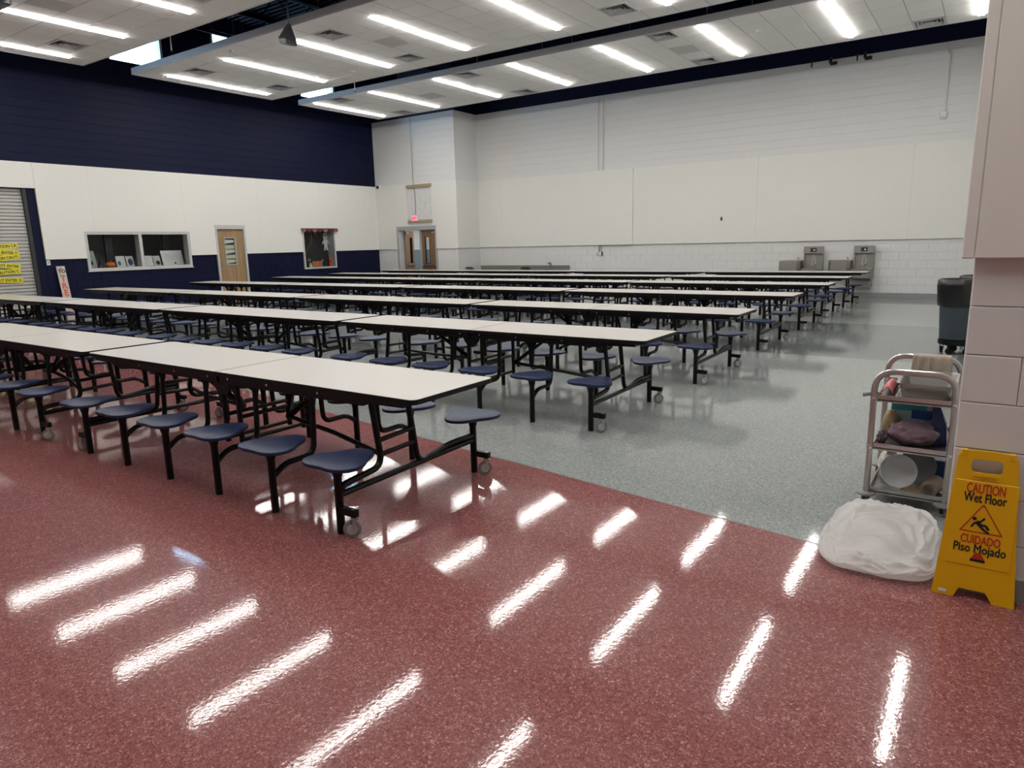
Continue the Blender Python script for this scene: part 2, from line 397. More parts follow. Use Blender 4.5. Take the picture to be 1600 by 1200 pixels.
# ---- alcove wall with double doors, return wall, white wall
ad = (-17.62, -15.78, 0.0, 2.235); tr = (-17.05, -15.92, 2.235, 3.62)
wa = MB()
for a0, a1, z0, z1 in cut_rects(XL, XA, 0, ZN, [ad]): wa.box(a0, a1, YA+0.01, YA+0.25, z0, z1)
wa = struct(wa.build('wall_alcove', WHITE), 'white block wall with the brown double doors')
PA = lambda a, z: (a, YA+0.01, z)
lay_blocks(wa, courses(XL, XA, 0.1, ZR, [ad]), PA, (1,0,0), (0,-1,0), WHITE)
lay_blocks(wa, courses(tr[0], tr[1], 2.42, 3.62, []), PA, (1,0,0), (0,-1,0), WHITE)
lay_blocks(wa, courses(XL, XA, ZP, ZN, [], 0, 40), PA, (1,0,0), (0,-1,0), WHITE, True)
for a0, a1 in ((XL+0.04, tr[0]), (tr[1], XA+0.0)):
    pm = MB()
    for r in cut_rects(a0, a1, ZR, ZP, [ad, tr]): pm.box(r[0], r[1], YA-0.04, YA+0.01, r[2], r[3])
    pm.build('acoustic_panel', PANEL, wa)
MB().box(tr[0], tr[1], YA-0.04, YA+0.01, 3.62, ZP).build('acoustic_panel', PANEL, wa)
MB().box(tr[0]-0.02, tr[1]+0.02, YA-0.055, YA+0.0, 3.53, 3.63).build('ledger_strip', TAN, wa)
MB().box(tr[0], tr[1], YA-0.055, YA+0.0, 2.36, 2.44).build('ledger_strip', TAN, wa)
MB().box(XL, ad[0], YA-0.01, YA+0.01, 0, 0.1).box(ad[1], XA, YA-0.01, YA+0.01, 0, 0.1).build('cove_base', BASE, wa)
MB().box(XL, XA, YA+0.01, YA+0.25, ZN, ZD).build('navy_band', NAVY, wa)

wr = struct(MB().box(XA-0.25, XA, YA+0.25, YW+0.01, 0, ZN).build('wall_return', WHITE), 'narrow white return wall beside the double doors')
MB().box(XA-0.25, XA, YA+0.25, YW+0.01, ZN, ZD).build('navy_band', NAVY, wr)
MB().box(XA, XA+0.04, YA-0.04, YW, ZR, ZP).build('acoustic_panel', PANEL, wr)
MB().box(XA, XA+0.02, YA, YW, 0, 0.1).build('cove_base', BASE, wr)

ww = struct(MB().box(XA-0.25, XR+0.3, YW+0.01, YW+0.3, 0, ZN).build('wall_back', WHITE), 'long white block wall with panels and drinking fountains')
PB = lambda a, z: (a, YW+0.01, z)
lay_blocks(ww, courses(XA, XR, 0.13, ZR, []), PB, (1,0,0), (0,-1,0), WHITE)
lay_blocks(ww, courses(XA, XR, ZP, ZN, [], 0, 40), PB, (1,0,0), (0,-1,0), WHITE, True)
MB().box(XA-0.25, XR+0.3, YW-0.01, YW+0.3, ZN, ZD).build('navy_band', NAVY, ww)
se = [XA+0.04, -13.87, -10.30, -9.02, -5.38, -1.74, XR]
for i in range(6): MB().bbox(se[i]+0.001, se[i+1]-0.001, YW-(0.075 if i == 2 else 0.045), YW+0.01, ZR, ZP+0.02, 0.002).build('acoustic_panel', PANEL, ww)
MB().box(XA, XR, YW-0.012, YW+0.01, 0, 0.13).build('cove_base', BASE, ww)

# ---- right wall, pilaster, camera-side walls
struct(MB().box(XR, XR+0.3, 3.8, YW+0.3, 0, ZD).build('wall_right', WHITE), 'white wall along the aisle')
XP, YP = -0.055, 3.5
wp = struct(MB().box(XP+0.009, XE, YP+0.009, YP+0.6, 0, ZD).build('wall_pier', WHITE), 'near white block pier with thick panel above')
rects = []; z = 0.04; k = 0
while z < 1.45:
    zt = z+0.2065; a = XP
    while a < 1.4:
        l = BW/2 if (a == XP and k % 2 == 0) else BW
        rects.append((a, a+l, z, zt)); a += l
    z = zt; k += 1
lay_blocks(wp, rects, lambda a, z: (a, YP+0.009, z), (1,0,0), (0,-1,0), WHITE)
lay_blocks(wp, [(YP+0.004, YP+0.4, z0, z1) for (a0, a1, z0, z1) in rects if a0 == XP], lambda a, z: (XP+0.009, a, z), (0,1,0), (-1,0,0), WHITE)
MB().bbox(XP-0.001, 1.6, YP-0.05, YP+0.009, 1.48, ZP, 0.004).build('acoustic_panel', PANEL, wp)
MB().bbox(XP-0.046, XP-0.002, YP-0.05, YP+0.59, 1.48, ZP, 0.004).build('acoustic_panel', PANEL, wp)
MB().box(XP-0.004, 1.6, YP-0.012, YP+0.009, 0, 0.1).build('cove_base', BASE, wp)
struct(MB().box(XL-0.3, XE, YB-0.3, YB, 0, ZD).build('wall_near', WHITE), 'white wall behind the viewpoint')
struct(MB().box(XE, XE+0.3, YB, YP+0.6, 0, ZD).build('wall_side', WHITE), 'white wall beside the viewpoint')

# ------------------------------------------------------------------ hung ceilings, lights, vents
ZC, ZCT = 5.66, 5.795
TX, TY = 0.566, 0.585
LX = [-16.45+2.265*k for k in range(8)]
CLOUDS = [('nearest the red floor', 4.45, 8.15, 4.85), ('middle', 9.2, 13.1, 9.75), ('closest to the white wall', 14.0, 17.25, 14.12)]
VENTS = {0: [(-15.72, 7.23), (-11.33, 7.41)], 1: [(-15.63, 9.98), (-15.6, 12.12), (-11.17, 10.0), (-11.13, 12.28), (-6.01, 12.31), (-6.1, 10.0), (-1.4, 10.0)],
         2: [(-15.43, 14.28), (-15.49, 16.6), (-11.03, 14.47), (-10.95, 16.6), (-5.95, 14.5), (-5.9, 16.65), (-1.26, 16.75)]}
BLANK = {0: [(-13.6, 6.2)], 1: [(-10.7, 11.2)], 2: [(-13.29, 15.59), (-5.97, 15.6)]}
CX0, CX1 = -17.04, 0.05
TCACHE = {}
CN = ['front', 'middle', 'far']
def tile_mesh(lx, ly):
    key = (round(lx, 3), round(ly, 3))
    if key not in TCACHE:
        g, c = 0.006, 0.006; z0, z1, z2 = 0.03, 0.006, 0.0
        a = [(g, g), (lx-g, g), (lx-g, ly-g), (g, ly-g)]; b = [(g+c, g+c), (lx-g-c, g+c), (lx-g-c, ly-g-c), (g+c, ly-g-c)]
        vs = [(x, y, z0) for x, y in a]+[(x, y, z1) for x, y in a]+[(x, y, z2) for x, y in b]
        fs = [(8,9,10,11)]
        for i in range(4):
            j = (i+1) % 4; fs += [(i, j, 4+j, 4+i), (4+i, 4+j, 8+j, 8+i)]
        TCACHE[key] = MB().add(vs, fs).mesh('ceiling_tile', TILE)
    return TCACHE[key]
LIGHT0 = None
def make_light():
    r = thing('ceiling_light', 'x', 'light')
    L = 2.78
    MB().box(-0.06, 0.06, -L/2, L/2, 0.004, 0.03).box(-0.006, 0.006, -L/2, L/2, -0.02, 0.004).build('housing', LGREYFRAME, r)
    for s in (-1, 1): MB().bbox(s*0.030-0.0225, s*0.030+0.0225, -L/2+0.005, L/2-0.005, -0.018, 0.004, 0.006).build('diffuser', TUBE, r)
    return r
VENT0 = None
def make_vent():
    r = thing('ceiling_vent', 'x', 'vent'); h = 0.285
    fz = lambda u, v, w: (u, v, w)
    R = lambda q: [(-q, -q), (q, -q), (q, q), (-q, q)]
    MB().ring(R(h), R(h-0.045), -0.01, 0.02).build('frame', CLOUD_EDGE, r)
    for q in (0.215, 0.15, 0.085):
        mb = MB(); o, i_ = R(q), R(q-0.035)
        vs = [(x, y, -0.012) for x, y in o]+[(x, y, 0.03) for x, y in i_]
        mb.add(vs, [(i, (i+1) % 4, 4+(i+1) % 4, 4+i) for i in range(4)]).build('louver', CLOUD_EDGE, r)
    MB().box(-h+0.046, h-0.046, -h+0.046, h-0.046, 0.035, 0.045).build('vent_shade_backing', mat('vent_shade_black', (0.03, 0.03, 0.03), 0.8), r)  # near-black backing: the shade behind the louvers is painted into its colour
    return r
ORD = ['first', 'second', 'third', 'fourth', 'fifth', 'sixth', 'seventh', 'last']
for ci, (cn, y0, y1, ly) in enumerate(CLOUDS):
    root = struct(MB().box(CX0+0.02, CX1-0.02, y0+0.02, y1-0.02, ZC+0.05, ZC+0.12).build('ceiling', GRID), 'hung white tile ceiling, the one %s' % cn)
    fr = MB(); fr.box(CX0, CX1, y0, y0+0.02, ZC-0.005, ZCT).box(CX0, CX1, y1-0.02, y1, ZC-0.005, ZCT).box(CX0, CX0+0.02, y0, y1, ZC-0.005, ZCT).box(CX1-0.02, CX1, y0, y1, ZC-0.005, ZCT)
    fr.build('edge_trim', CLOUD_EDGE, root)
    gx = [CX0+0.02]+[LX[0]+TX*k for k in range(40) if CX0+0.1 < LX[0]+TX*k < CX1-0.1]+[CX1-0.02]
    n = round((y1-y0-0.04)/TY); gy = [y0+0.02+(y1-y0-0.04)*k/n for k in range(n+1)]
    grid = MB()
    for g in gx[1:-1]: grid.box(g-0.007, g+0.007, y0+0.02, y1-0.02, ZC+0.006, ZC+0.05)
    for g in gy[1:-1]: grid.box(CX0+0.02, CX1-0.02, g-0.007, g+0.007, ZC+0.006, ZC+0.05)
    stuff(grid.build('grid_bar', GRID, root))
    special = {}
    for kind, lst in (('v', VENTS[ci]), ('b', BLANK[ci])):
        for (vx, vy) in lst:
            i = max(k for k in range(len(gx)-1) if gx[k] <= vx); j = max(k for k in range(len(gy)-1) if gy[k] <= vy)
            special[(i, j)] = kind
    vc = 0
    for i in range(len(gx)-1):
        for j in range(len(gy)-1):
            k = special.get((i, j)); c = ((gx[i]+gx[i+1])/2, (gy[j]+gy[j+1])/2)
            if k == 'v':
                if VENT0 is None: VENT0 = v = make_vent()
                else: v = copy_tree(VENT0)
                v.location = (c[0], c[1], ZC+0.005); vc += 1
                q = min(range(8), key=lambda t: abs(LX[t]-c[0]))
                side = 'red floor' if c[1] < (y0+y1)/2 else 'white wall'
                tag(v, 'air vent by %s light from blue wall, %s, %s side' % (ORD[q], CN[ci], side), 'vent', 'ceiling air vents')
            elif k == 'b':
                b = MB().bbox(gx[i]-c[0]+0.008, gx[i+1]-c[0]-0.008, gy[j]-c[1]+0.008, gy[j+1]-c[1]-0.008, -0.004, 0.02, 0.003).build('return_panel', mat('grey_perforated_panel', (0.5, 0.5, 0.5), 0.8), None, None, (c[0], c[1], ZC))
                tag(b, 'flat darker grey panel in the %s tile ceiling, %s' % (CN[ci], 'half way along' if c[0] > -9 else 'on its blue wall half'), 'panel', 'grey ceiling panels')
            else:
                place('ceiling_tile', tile_mesh(gx[i+1]-gx[i], gy[j+1]-gy[j]), root, (gx[i], gy[j], ZC))
    for k, x in enumerate(LX):
        if LIGHT0 is None: LIGHT0 = o = make_light()
        else: o = copy_tree(LIGHT0)
        o.location = (x, ly+1.39, ZC-0.012)
        if not any(in_frame((x, ly+2.78*q/20, ZC-0.03)) for q in range(21)): o.name = 'ceiling_light_offscreen'
        tag(o, 'strip light, %s from the blue wall, on %s tile ceiling' % (ORD[k] if k < 7 else 'eighth', CN[ci]), 'light', 'ceiling strip lights')
    for x in (-15.9, -13.2, -10.6, -8.0, -5.0, -2.0):
        for y in (y0+0.15, y1-0.15): MB().tube([(x, y, ZCT-0.02), (x, y, ZD-0.8)], 0.004, 4).build('hanger_wire', DULLSTEEL, root)
# the hung ceiling over the viewpoint, out of the picture, with its lights
r0 = struct(MB().box(CX0, XE-0.4, -3.9, 3.35, ZC, ZCT).build('ceiling', TILE), 'hung white ceiling over the viewpoint')
for k, x in enumerate(LX+[1.67]):
    for yy in (1.6,):
        o = copy_tree(LIGHT0); o.location = (x, yy, ZC-0.03); o.name = 'ceiling_light_offscreen'
        tag(o, 'strip light above the viewpoint, %s from the blue wall, %s row' % ((ORD[:7]+['eighth', 'ninth', 'tenth'])[k], 'front' if yy > 0 else 'rear'), 'light', 'lights above the red floor')
# small detectors
for i, (x, y, nm) in enumerate(((-12.9, 12.3, 'middle tile ceiling by the white light ends'), (-13.52, 9.49, 'middle tile ceiling near its front edge'), (-4.29, 15.19, 'tile ceiling closest to the white wall'))):
    tag(MB().lathe([(0.055, 0.0), (0.05, -0.03), (0.025, -0.045), (0.0, -0.045)], 12).build('smoke_detector', LGREYFRAME, None, 0.7, (x, y, ZC+0.002)), 'small round detector on the %s' % nm, 'detector')

# ------------------------------------------------------------------ cafeteria tables
TH, TW, TL, SP, PV = 0.76, 0.744, 3.72, 0.593, 0.615
US = [SP*(k+0.5) for k in range(3)]
def seat_poly(n=30, r0=0.187, r1=0.030, sh=0.03):
    return [((r0+r1*math.cos(3*t))*math.sin(t), (r0+r1*math.cos(3*t))*math.cos(t)+sh) for t in [2*math.pi*k/n for k in range(n)]]
def seat_mesh():
    mb = MB(); P = seat_poly(); n = len(P)
    lev = [(0.90, 0.405), (0.985, 0.411), (1.0, 0.421), (0.985, 0.430), (0.90, 0.4345), (0.5, 0.436)]
    vs = [(x*s, (y-0.03)*s+0.03, z) for s, z in lev for x, y in P]; fs = []
    for i in range(len(lev)-1):
        for j in range(n): fs.append((i*n+j, i*n+(j+1) % n, (i+1)*n+(j+1) % n, (i+1)*n+j))
    fs += [tuple(range(n))[::-1], tuple((len(lev)-1)*n+j for j in range(n))]
    return mb.add(vs, fs).mesh('stool_seat', SEAT, 0.7)
def make_table():
    r = thing('cafeteria_table', 'x', 'table')
    sm = seat_mesh()
    pm = MB().lathe([(0.024, 0.0), (0.024, 0.335), (0.027, 0.34), (0.034, 0.375), (0.07, 0.405)], 10).mesh('stool_post', BLACK, 0.6)
    path = fillet([(0, 0, 0.215), (0, 0.09, 0.285), (0, 0.325, 0.285), (0, 0.345, 0.69)], 0.075)
    jm = MB().tube(path, 0.0185, 8)
    jm.prism([(0.26, 0.69), (0.43, 0.69), (0.37, 0.64), (0.36, 0.60), (0.33, 0.60), (0.32, 0.64)], -0.006, 0.006, lambda u, v, w: (w, u, v))
    jm = jm.mesh('support_tube', BLACK, 0.6)
    wm = MB().lathe([(0.0, -0.013), (0.022, -0.013), (0.038, -0.011), (0.050, -0.007), (0.050, 0.007), (0.038, 0.011), (0.022, 0.013), (0.0, 0.013)], 18, axis='x').mesh('wheel', TYRE, 0.5)
    hm = MB().lathe([(0.0, -0.016), (0.03, -0.015), (0.032, 0.0), (0.03, 0.015), (0.0, 0.016)], 14, axis='x').mesh('wheel_hub', HUB, 0.5)
    fm = MB(); fm.box(-0.022, -0.018, -0.009, 0.011, 0.045, 0.112).box(0.018, 0.022, -0.009, 0.011, 0.045, 0.112).box(-0.024, 0.024, -0.02, 0.02, 0.108, 0.116).lathe([(0.012, 0.116), (0.012, 0.165), (0.0, 0.165)], 8)
    fm = fm.mesh('caster_fork', mat('zinc_fork', (0.42, 0.41, 0.40), 0.45, 0.5))
    for sgn in (1, -1):
        # one folding half
        a0, a1 = 0.003, TL/2
        X = (lambda u: u) if sgn > 0 else (lambda u: -u)
        fl_ = lambda u, v, w: (X(u), v, w)
        out = rrect(a0, a1, -TW/2, TW/2, 0.045, 5, (1, 0, 0, 1)); inn = rrect(a0+0.004, a1-0.004, -TW/2+0.004, TW/2-0.004, 0.042, 5, (1, 0, 0, 1))
        top = MB().prism(inn, TH-0.026, TH, fl_).build('tabletop', LAMINATE, r)
        MB().ring(out, inn, TH-0.030, TH-0.0015, fl_).build('edge_band', BLACKRUB, top)
        for s in (-1, 1):
            MB().prism([(a0+0.01, TH-0.082), (a1-0.42, TH-0.082), (a1-0.36, TH-0.062), (a1-0.10, TH-0.058), (a1-0.10, TH-0.026), (a0+0.01, TH-0.026)], s*(TW/2-0.03)-0.012, s*(TW/2-0.03)+0.012, lambda u, v, w: (X(u), w, v)).build('side_rail', BLACK, r)
            for u in (0.12, 0.55, 1.05): MB().lathe([(0.008, 0.0), (0.007, 0.004), (0.0, 0.005)], 8, (X(u), 0, TH-0.045), 'y').build('bolt', CHROME, r).location = (0, s*(TW/2-0.018), 0) if s > 0 else (0, -(TW/2-0.018)-0.004, 0)
        MB().box(*sorted((X(a1-0.16), X(a1-0.12))), -TW/2+0.05, TW/2-0.05, TH-0.062, TH-0.026).build('end_rail', BLACK, r)
        for u in US:
            for s in (-1, 1):
                rz = 0 if s < 0 else math.pi
                o = place('stool_seat', sm, r, (X(u), s*PV, 0), rz)
                place('stool_post', pm, r, (X(u), s*PV, 0), rz)
                if u != US[2]: place('support_tube', jm, r, (X(u), s*PV, 0), rz)
        # end frame: two uprights set off centre, a double bottom tube, two cross bars
        ue = X(US[2]); k = sgn
        e1 = fillet([(ue, -PV*k, 0.215), (ue, (-PV+0.03)*k, 0.275), (ue-0.0*k, -0.27*k, 0.30), (ue-0.03*k, -0.30*k, 0.70)], 0.085)
        e2 = fillet([(ue, PV*k, 0.27), (ue, 0.34*k, 0.275), (ue, 0.04*k, 0.225), (ue-0.03*k, 0.0, 0.70)], 0.085)
        MB().tube(e1, 0.0195, 8).build('end_upright', BLACK, r, 0.7); MB().tube(e2, 0.0195, 8).build('end_upright', BLACK, r, 0.7)
        MB().tube(fillet([(ue, -PV*k, 0.235), (ue, (-PV+0.02)*k, 0.225), (ue, 0.32*k, 0.235), (ue, PV*k, 0.235)], 0.08), 0.0195, 8).build('bottom_tube', BLACK, r, 0.7)
        for z in (0.365, 0.455): MB().tube([(ue-0.01*k, -0.285*k, z), (ue-0.01*k, 0.02*k, z+0.01)], 0.0155, 8).build('cross_bar', BLACK, r, 0.7)
        # longitudinal folding bars and centre bracket
        MB().tube([(X(0.30), -0.02*k, 0.40), (X(0.9), -0.12*k, 0.385), (ue, -0.28*k, 0.375)], 0.0155, 8).build('folding_bar', BLACK, r, 0.7)
        MB().tube([(X(0.12), 0.2*k, 0.66), (X(0.30), -0.02*k, 0.40), (X(0.62), 0.12*k, 0.66)], 0.0155, 8).build('folding_bar', BLACK, r, 0.7)
        MB().prism([(0.36, 0.69), (0.56, 0.69), (0.49, 0.55), (0.48, 0.38), (0.44, 0.38), (0.43, 0.55)], -0.012, 0.012, lambda u, v, w: (X(u), w+0.05*k, v)).build('centre_bracket', BLACK, r)
        for s in (-1, 1): MB().tube([(X(0.085), s*0.27, 0.70), (X(0.085), s*0.27, 0.22)], 0.019, 8).build('centre_leg', BLACK, r, 0.7)
        MB().tube([(X(0.085), -0.27, 0.25), (X(0.085), 0.27, 0.25)], 0.0155, 8).build('cross_bar', BLACK, r, 0.7); MB().tube([(X(0.085), -0.27, 0.42), (X(0.085), 0.27, 0.42)], 0.0155, 8).build('cross_bar', BLACK, r, 0.7)
        # casters at the outer posts
        for s in (-1, 1):
            arm = MB().box(*sorted((X(US[2]+0.012), X(US[2]+0.135))), s*PV-0.017, s*PV+0.017, 0.122, 0.162).build('caster_arm', BLACK, r)
            f = place('caster_fork', fm, r, (X(US[2]+0.112), s*PV, 0), 2.35 if sgn > 0 else 1.75)
            w = place('wheel', wm, f, (0, 0.014, 0.0505)); place('wheel_hub', hm, f, (0, 0.014, 0.0505))
    for s in (-1, 1):
        hp = [(0.11*math.cos(math.radians(a)), TH-0.03+0.14*math.sin(math.radians(a))) for a in range(180, 361, 20)]
        MB().prism(hp, s*(TW/2-0.045)-0.008, s*(TW/2-0.045)+0.008, lambda u, v, w: (u, w, v)).build('hinge_plate', BLACK, r)
    return r
K = (CAM_H-TH)/(CAM_H-0.74)
ROWS = [(-2.568, 2.749), (-2.357, 5.411), (-2.262, 7.745), (-2.299, 10.442), (-2.289, 12.997), (-2.338, 15.24), (-2.294, 17.45)]
RN = ['front row across red floor edge', 'second row back from red floor', 'third row back from red floor', 'middle row of the seven',
      'third row from the white wall', 'second row from the white wall', 'row along the white wall']
PN = ['at open aisle end', 'second from aisle end', 'third from aisle end', 'at blue wall end']
T0 = make_table(); first = True
for ri, (xr, yf) in enumerate(ROWS):
    pitch = [3.80, 3.80, 3.80, 3.80, 3.78, 3.77, 3.75][ri]
    for k in range(3 if ri == 0 else 4):
        t = T0 if first else copy_tree(T0); first = False
        t.location = (xr*K-TL/2-k*pitch, yf*K+TW/2+random.uniform(-0.012, 0.012), 0); t.rotation_euler = (0, 0, random.uniform(-0.003, 0.003))
        tag(t, 'folding table with navy stools, %s, %s' % (PN[k], RN[ri]), 'table', 'cafeteria tables')

# ------------------------------------------------------------------ text placement
def on_x(name, me, parent, loc, ang=0.0):        # reads on a wall facing +X
    o = place(name, me, parent)
    o.matrix_basis = Matrix.Translation(loc) @ Matrix(((0,0,1,0),(1,0,0,0),(0,1,0,0),(0,0,0,1))) @ Matrix.Rotation(ang, 4, 'Z'); return o
def on_y(name, me, parent, loc, ang=0.0):        # reads on a wall facing -Y
    o = place(name, me, parent)
    o.matrix_basis = Matrix.Translation(loc) @ Matrix(((1,0,0,0),(0,0,-1,0),(0,1,0,0),(0,0,0,1))) @ Matrix.Rotation(ang, 4, 'Z'); return o

# ------------------------------------------------------------------ blue wall: shutter, tapes, window, door, display case
XS = XL-0.13
door3 = struct(place('door_3', None, None, (XS, 5.1, 0)), 'closed grey rolling shutter with caution tape')
sl = [(0.0, 0.0), (0.012, 0.006), (0.016, 0.03), (0.012, 0.066), (0.0, 0.075)]
slm = MB().prism(sl, -2.07, 2.07, lambda u, v, w: (u, w, v)).mesh('slat', SLAT)
for k in range(38): place('slat', slm, door3, (0, 0, 0.08+0.079*k))
MB().box(-0.03, 0.03, -2.07, 2.07, 0, 0.08).build('bottom_bar', DKFRAME, door3)
for y in (-2.1, 2.06): MB().box(-0.05, 0.10, y, y+0.085, 0, DZ).build('guide_rail', DKFRAME, door3)
MB().box(-0.12, -0.02, -2.1, 2.14, 0, DZ).build('shutter_backing', DKFRAME, door3)
tapes = [((0, 385.9), (28, 383.0), 'CAUTION CAUTION CA'), ((0, 394.5), (30.5, 395.8), 'DO NOT ENTER D'), ((0, 404.0), (30.5, 401.0), 'CAUTION CAUTI'),
         ((0, 414.7), (32, 416.8), 'DO NOT ENTER'), ((0, 426.6), (32, 423.2), 'CAUTION C'), ((0, 438.2), (36, 437.8), 'DO NOT ENTER D')]
TLAB = ['topmost, sloping up, reading caution', 'second down, reading do not enter', 'third down, crossing up to the second', 'fourth down, sloping down, reading do not enter', 'fifth down, sloping up, reading caution', 'lowest, level, reading do not enter']
for i, (p0, p1, tx) in enumerate(tapes):
    A, B = at(p0, 0, XS+0.03), at(p1, 0, XS+0.03); d = (B-A).normalized(); ang = math.atan2(d.z, d.y); Ln = (B.y-3.3)/math.cos(ang)
    t = tag(on_x('caution_tape', MB().box(-Ln, 0, -0.058, 0.058, -0.0015, 0.0015).mesh('caution_tape', TAPE), None, (XS+0.020+i*0.005, B.y, B.z), ang), 'yellow tape on shutter, '+TLAB[i], 'tape', 'caution tapes on the shutter')
    me = text_mesh(tx, 0.092, INK, 'lettering', 0.002, 0.0008, 'RIGHT', 0.9); o = place('lettering', me, t, (-0.03, -0.032, 0.0025))

# switch, tall board sign
p = at((75.5, 410.5), 0, XL)
sw = thing('wall_switch', 'small white switch plate on the navy wall beside the shutter', 'switch', (XL, p.y, p.z))
MB().bbox(0, 0.012, -0.04, 0.04, -0.06, 0.06, 0.004).build('plate', PAPER, sw); MB().box(0.012, 0.02, -0.012, 0.012, -0.025, 0.025).build('toggle', GREYFRAME, sw)
p = at((97.5, 416), 0, XL+0.1); bs = thing('board_sign', 'tall narrow whitewashed board with orange letters leaning on navy wall', 'sign', (XL+0.24, p.y-0.02, 0.0))
bs.rotation_euler = (0, math.radians(-9.5), 0)
MB().bbox(-0.012, 0.012, -0.095, 0.095, 0.0, 1.30, 0.004).build('board', BOARD, bs)
OCH = mat('ochre_letter', (0.42, 0.17, 0.03), 0.6)
for k, ch in enumerate('TREAT'): on_x('letter', text_mesh(ch, 0.2, [OCH, REDORANGE, REDORANGE, OCH, OCH][k], 'letter', 0.006), bs, (0.014, 0.0, 0.93-0.17*k))
on_x('letter', text_mesh('TO', 0.11, INK, 'letter', 0.004), bs, (0.014, 0.01, 1.14))
MB().box(0.012, 0.014, -0.03, 0.03, 1.235, 1.25).build('printed_mark', INK, bs); MB().box(0.012, 0.014, -0.05, 0.05, 1.07, 1.105).build('printed_mark', DULLSTEEL, bs)

# window with office behind
win = struct(place('window_1', None, None, (XL, (w1[0]+w1[1])/2, w1[2])), 'two pane grey framed window in the navy wall'); H = w1[3]-w1[2]; Wd = (w1[1]-w1[0])/2
f = MB(); t = 0.07
f.box(-0.2, 0.03, -Wd, -Wd+t, 0, H).box(-0.2, 0.03, Wd-t, Wd, 0, H).box(-0.2, 0.03, -Wd+t, Wd-t, 0, t).box(-0.2, 0.03, -Wd+t, Wd-t, H-t, H).box(-0.2, 0.03, -0.04, 0.04, t, H-t)
f.build('window_frame', LGREYFRAME, win); MB().box(-0.2, 0.05, -Wd-0.02, Wd+0.02, -0.015, 0.0).build('window_sill', LGREYFRAME, win)
for y0, y1 in ((-Wd+t, -0.04), (0.04, Wd-t)): MB().box(-0.03, -0.024, y0, y1, t, H-t).build('pane', GLASS, win)
rm = MB(); X0, X1 = XL-2.6, XL-0.31; a0, a1 = w1[0]-0.6, w1[1]+0.6
rm.box(X0-0.1, X0, a0, a1, 0, 2.7).box(X0, X1, a0-0.1, a0, 0, 2.7).box(X0, X1, a1, a1+0.1, 0, 2.7).box(X0, X1, a0, a1, 2.7, 2.8).box(X0, X1, a0, a1, -0.1, 0.0)
struct(rm.build('wall_office', DARKROOM), 'dim grey office wall behind the window')
MB().box(XL-0.80, XL-0.70, 9.15, 9.33, 0, 2.7).build('column', DKFRAME, bpy.data.objects['wall_office']); MB().box(XL-0.80, XL-0.70, 10.72, 10.9, 0, 2.7).build('column', DKFRAME, bpy.data.objects['wall_office'])
tag(MB().bbox(XL-0.68, XL-0.32, w1[0]-0.1, w1[1]+0.1, 1.15, 1.19, 0.005).build('counter_shelf', mat('dark_counter', (0.05, 0.05, 0.05), 0.5)), 'dark shelf inside the office window', 'shelf')
def sheet(name, px0, px1, m, label, cat='card', tilt=0.25, X=XL-0.36, extra=None):
    A, B = at((px0[0], px1[1]), 0, X), at((px1[0], px0[1]), 0, X); h = (B.z-1.192)/math.cos(tilt); wd = B.y-A.y-0.03
    r = thing(name, label, cat, (X-0.02, (A.y+B.y)/2, 1.192)); r.rotation_euler = (0, -tilt, 0)
    MB().box(-0.004, 0.004, -wd/2, wd/2, 0, h).build('card', m, r)
    if extra: extra(r, wd, h)
    return r
def print_blot(m, cy, cz, ry, rz, shape='o'):
    def f(r, wd, h):
        pts = [(cy*wd+ry*wd*math.cos(a)*(1 if k % 2 else 0.75), cz*h+rz*h*math.sin(a)*(1 if k % 2 else 0.75)) for k, a in enumerate([2*math.pi*k/14 for k in range(14)])]
        MB().prism(pts, 0.0045, 0.0055, lambda u, v, w: (w, u, v)).build('printed_picture', m, r)
    return f
TEALC = mat('teal_print', (0.05, 0.16, 0.2), 0.6); GREENC = mat('green_print', (0.08, 0.2, 0.06), 0.6); DKBLUE = mat('deep_blue_print', (0.02, 0.07, 0.13), 0.5); REDC = mat('crimson_print', (0.35, 0.02, 0.05), 0.6)
sheet('leaflet', (139, 392), (150.5, 417), mat('grey_green_card', (0.3, 0.34, 0.33), 0.6), 'tall grey green leaflet at the shutter end of the window shelf', extra=print_blot(INK, -0.1, 0.3, 0.25, 0.14))
sheet('picture_card', (183.5, 400), (197, 416), PAPER, 'white card with teal drawing beside the pumpkin', extra=print_blot(TEALC, -0.2, 0.35, 0.2, 0.25))
sheet('picture_card', (199, 400), (210, 416), PAPER, 'card with dark blue and red picture against the window post', extra=print_blot(DKBLUE, 0.05, 0.45, 0.4, 0.38))
sheet('picture_card', (224, 399.5), (240, 416), PAPER, 'white card with red flower picture past the window post', extra=print_blot(REDC, -0.3, 0.8, 0.14, 0.15))
sheet('picture_card', (241.5, 399.5), (252, 416), mat('grey_card', (0.5, 0.5, 0.51), 0.6), 'grey card with dark picture between flower card and big sheet', extra=print_blot(INK, 0.1, 0.3, 0.35, 0.25))
def lines(r, wd, h):
    for k in range(6): MB().box(0.0045, 0.0055, -wd*0.33, wd*0.3, h*(0.35+0.08*k), h*(0.365+0.08*k)).build('printed_line', DULLSTEEL, r)
    MB().box(0.0045, 0.0055, wd*0.05, wd*0.12, h*0.08, h*0.2).build('printed_picture', INK, r)
sheet('notice_sheet', (255.5, 391), (287, 415.5), PAPER, 'large white printed sheet leaning inside the window', 'notice', extra=lines)
p = at((173, 414), 0, XL-0.45); pk = thing('pumpkin', 'orange pumpkin decoration on the window shelf', 'decoration', (XL-0.45, p.y, 1.191))
pv = MB(); n = 24; lev = 8; vs = []; 
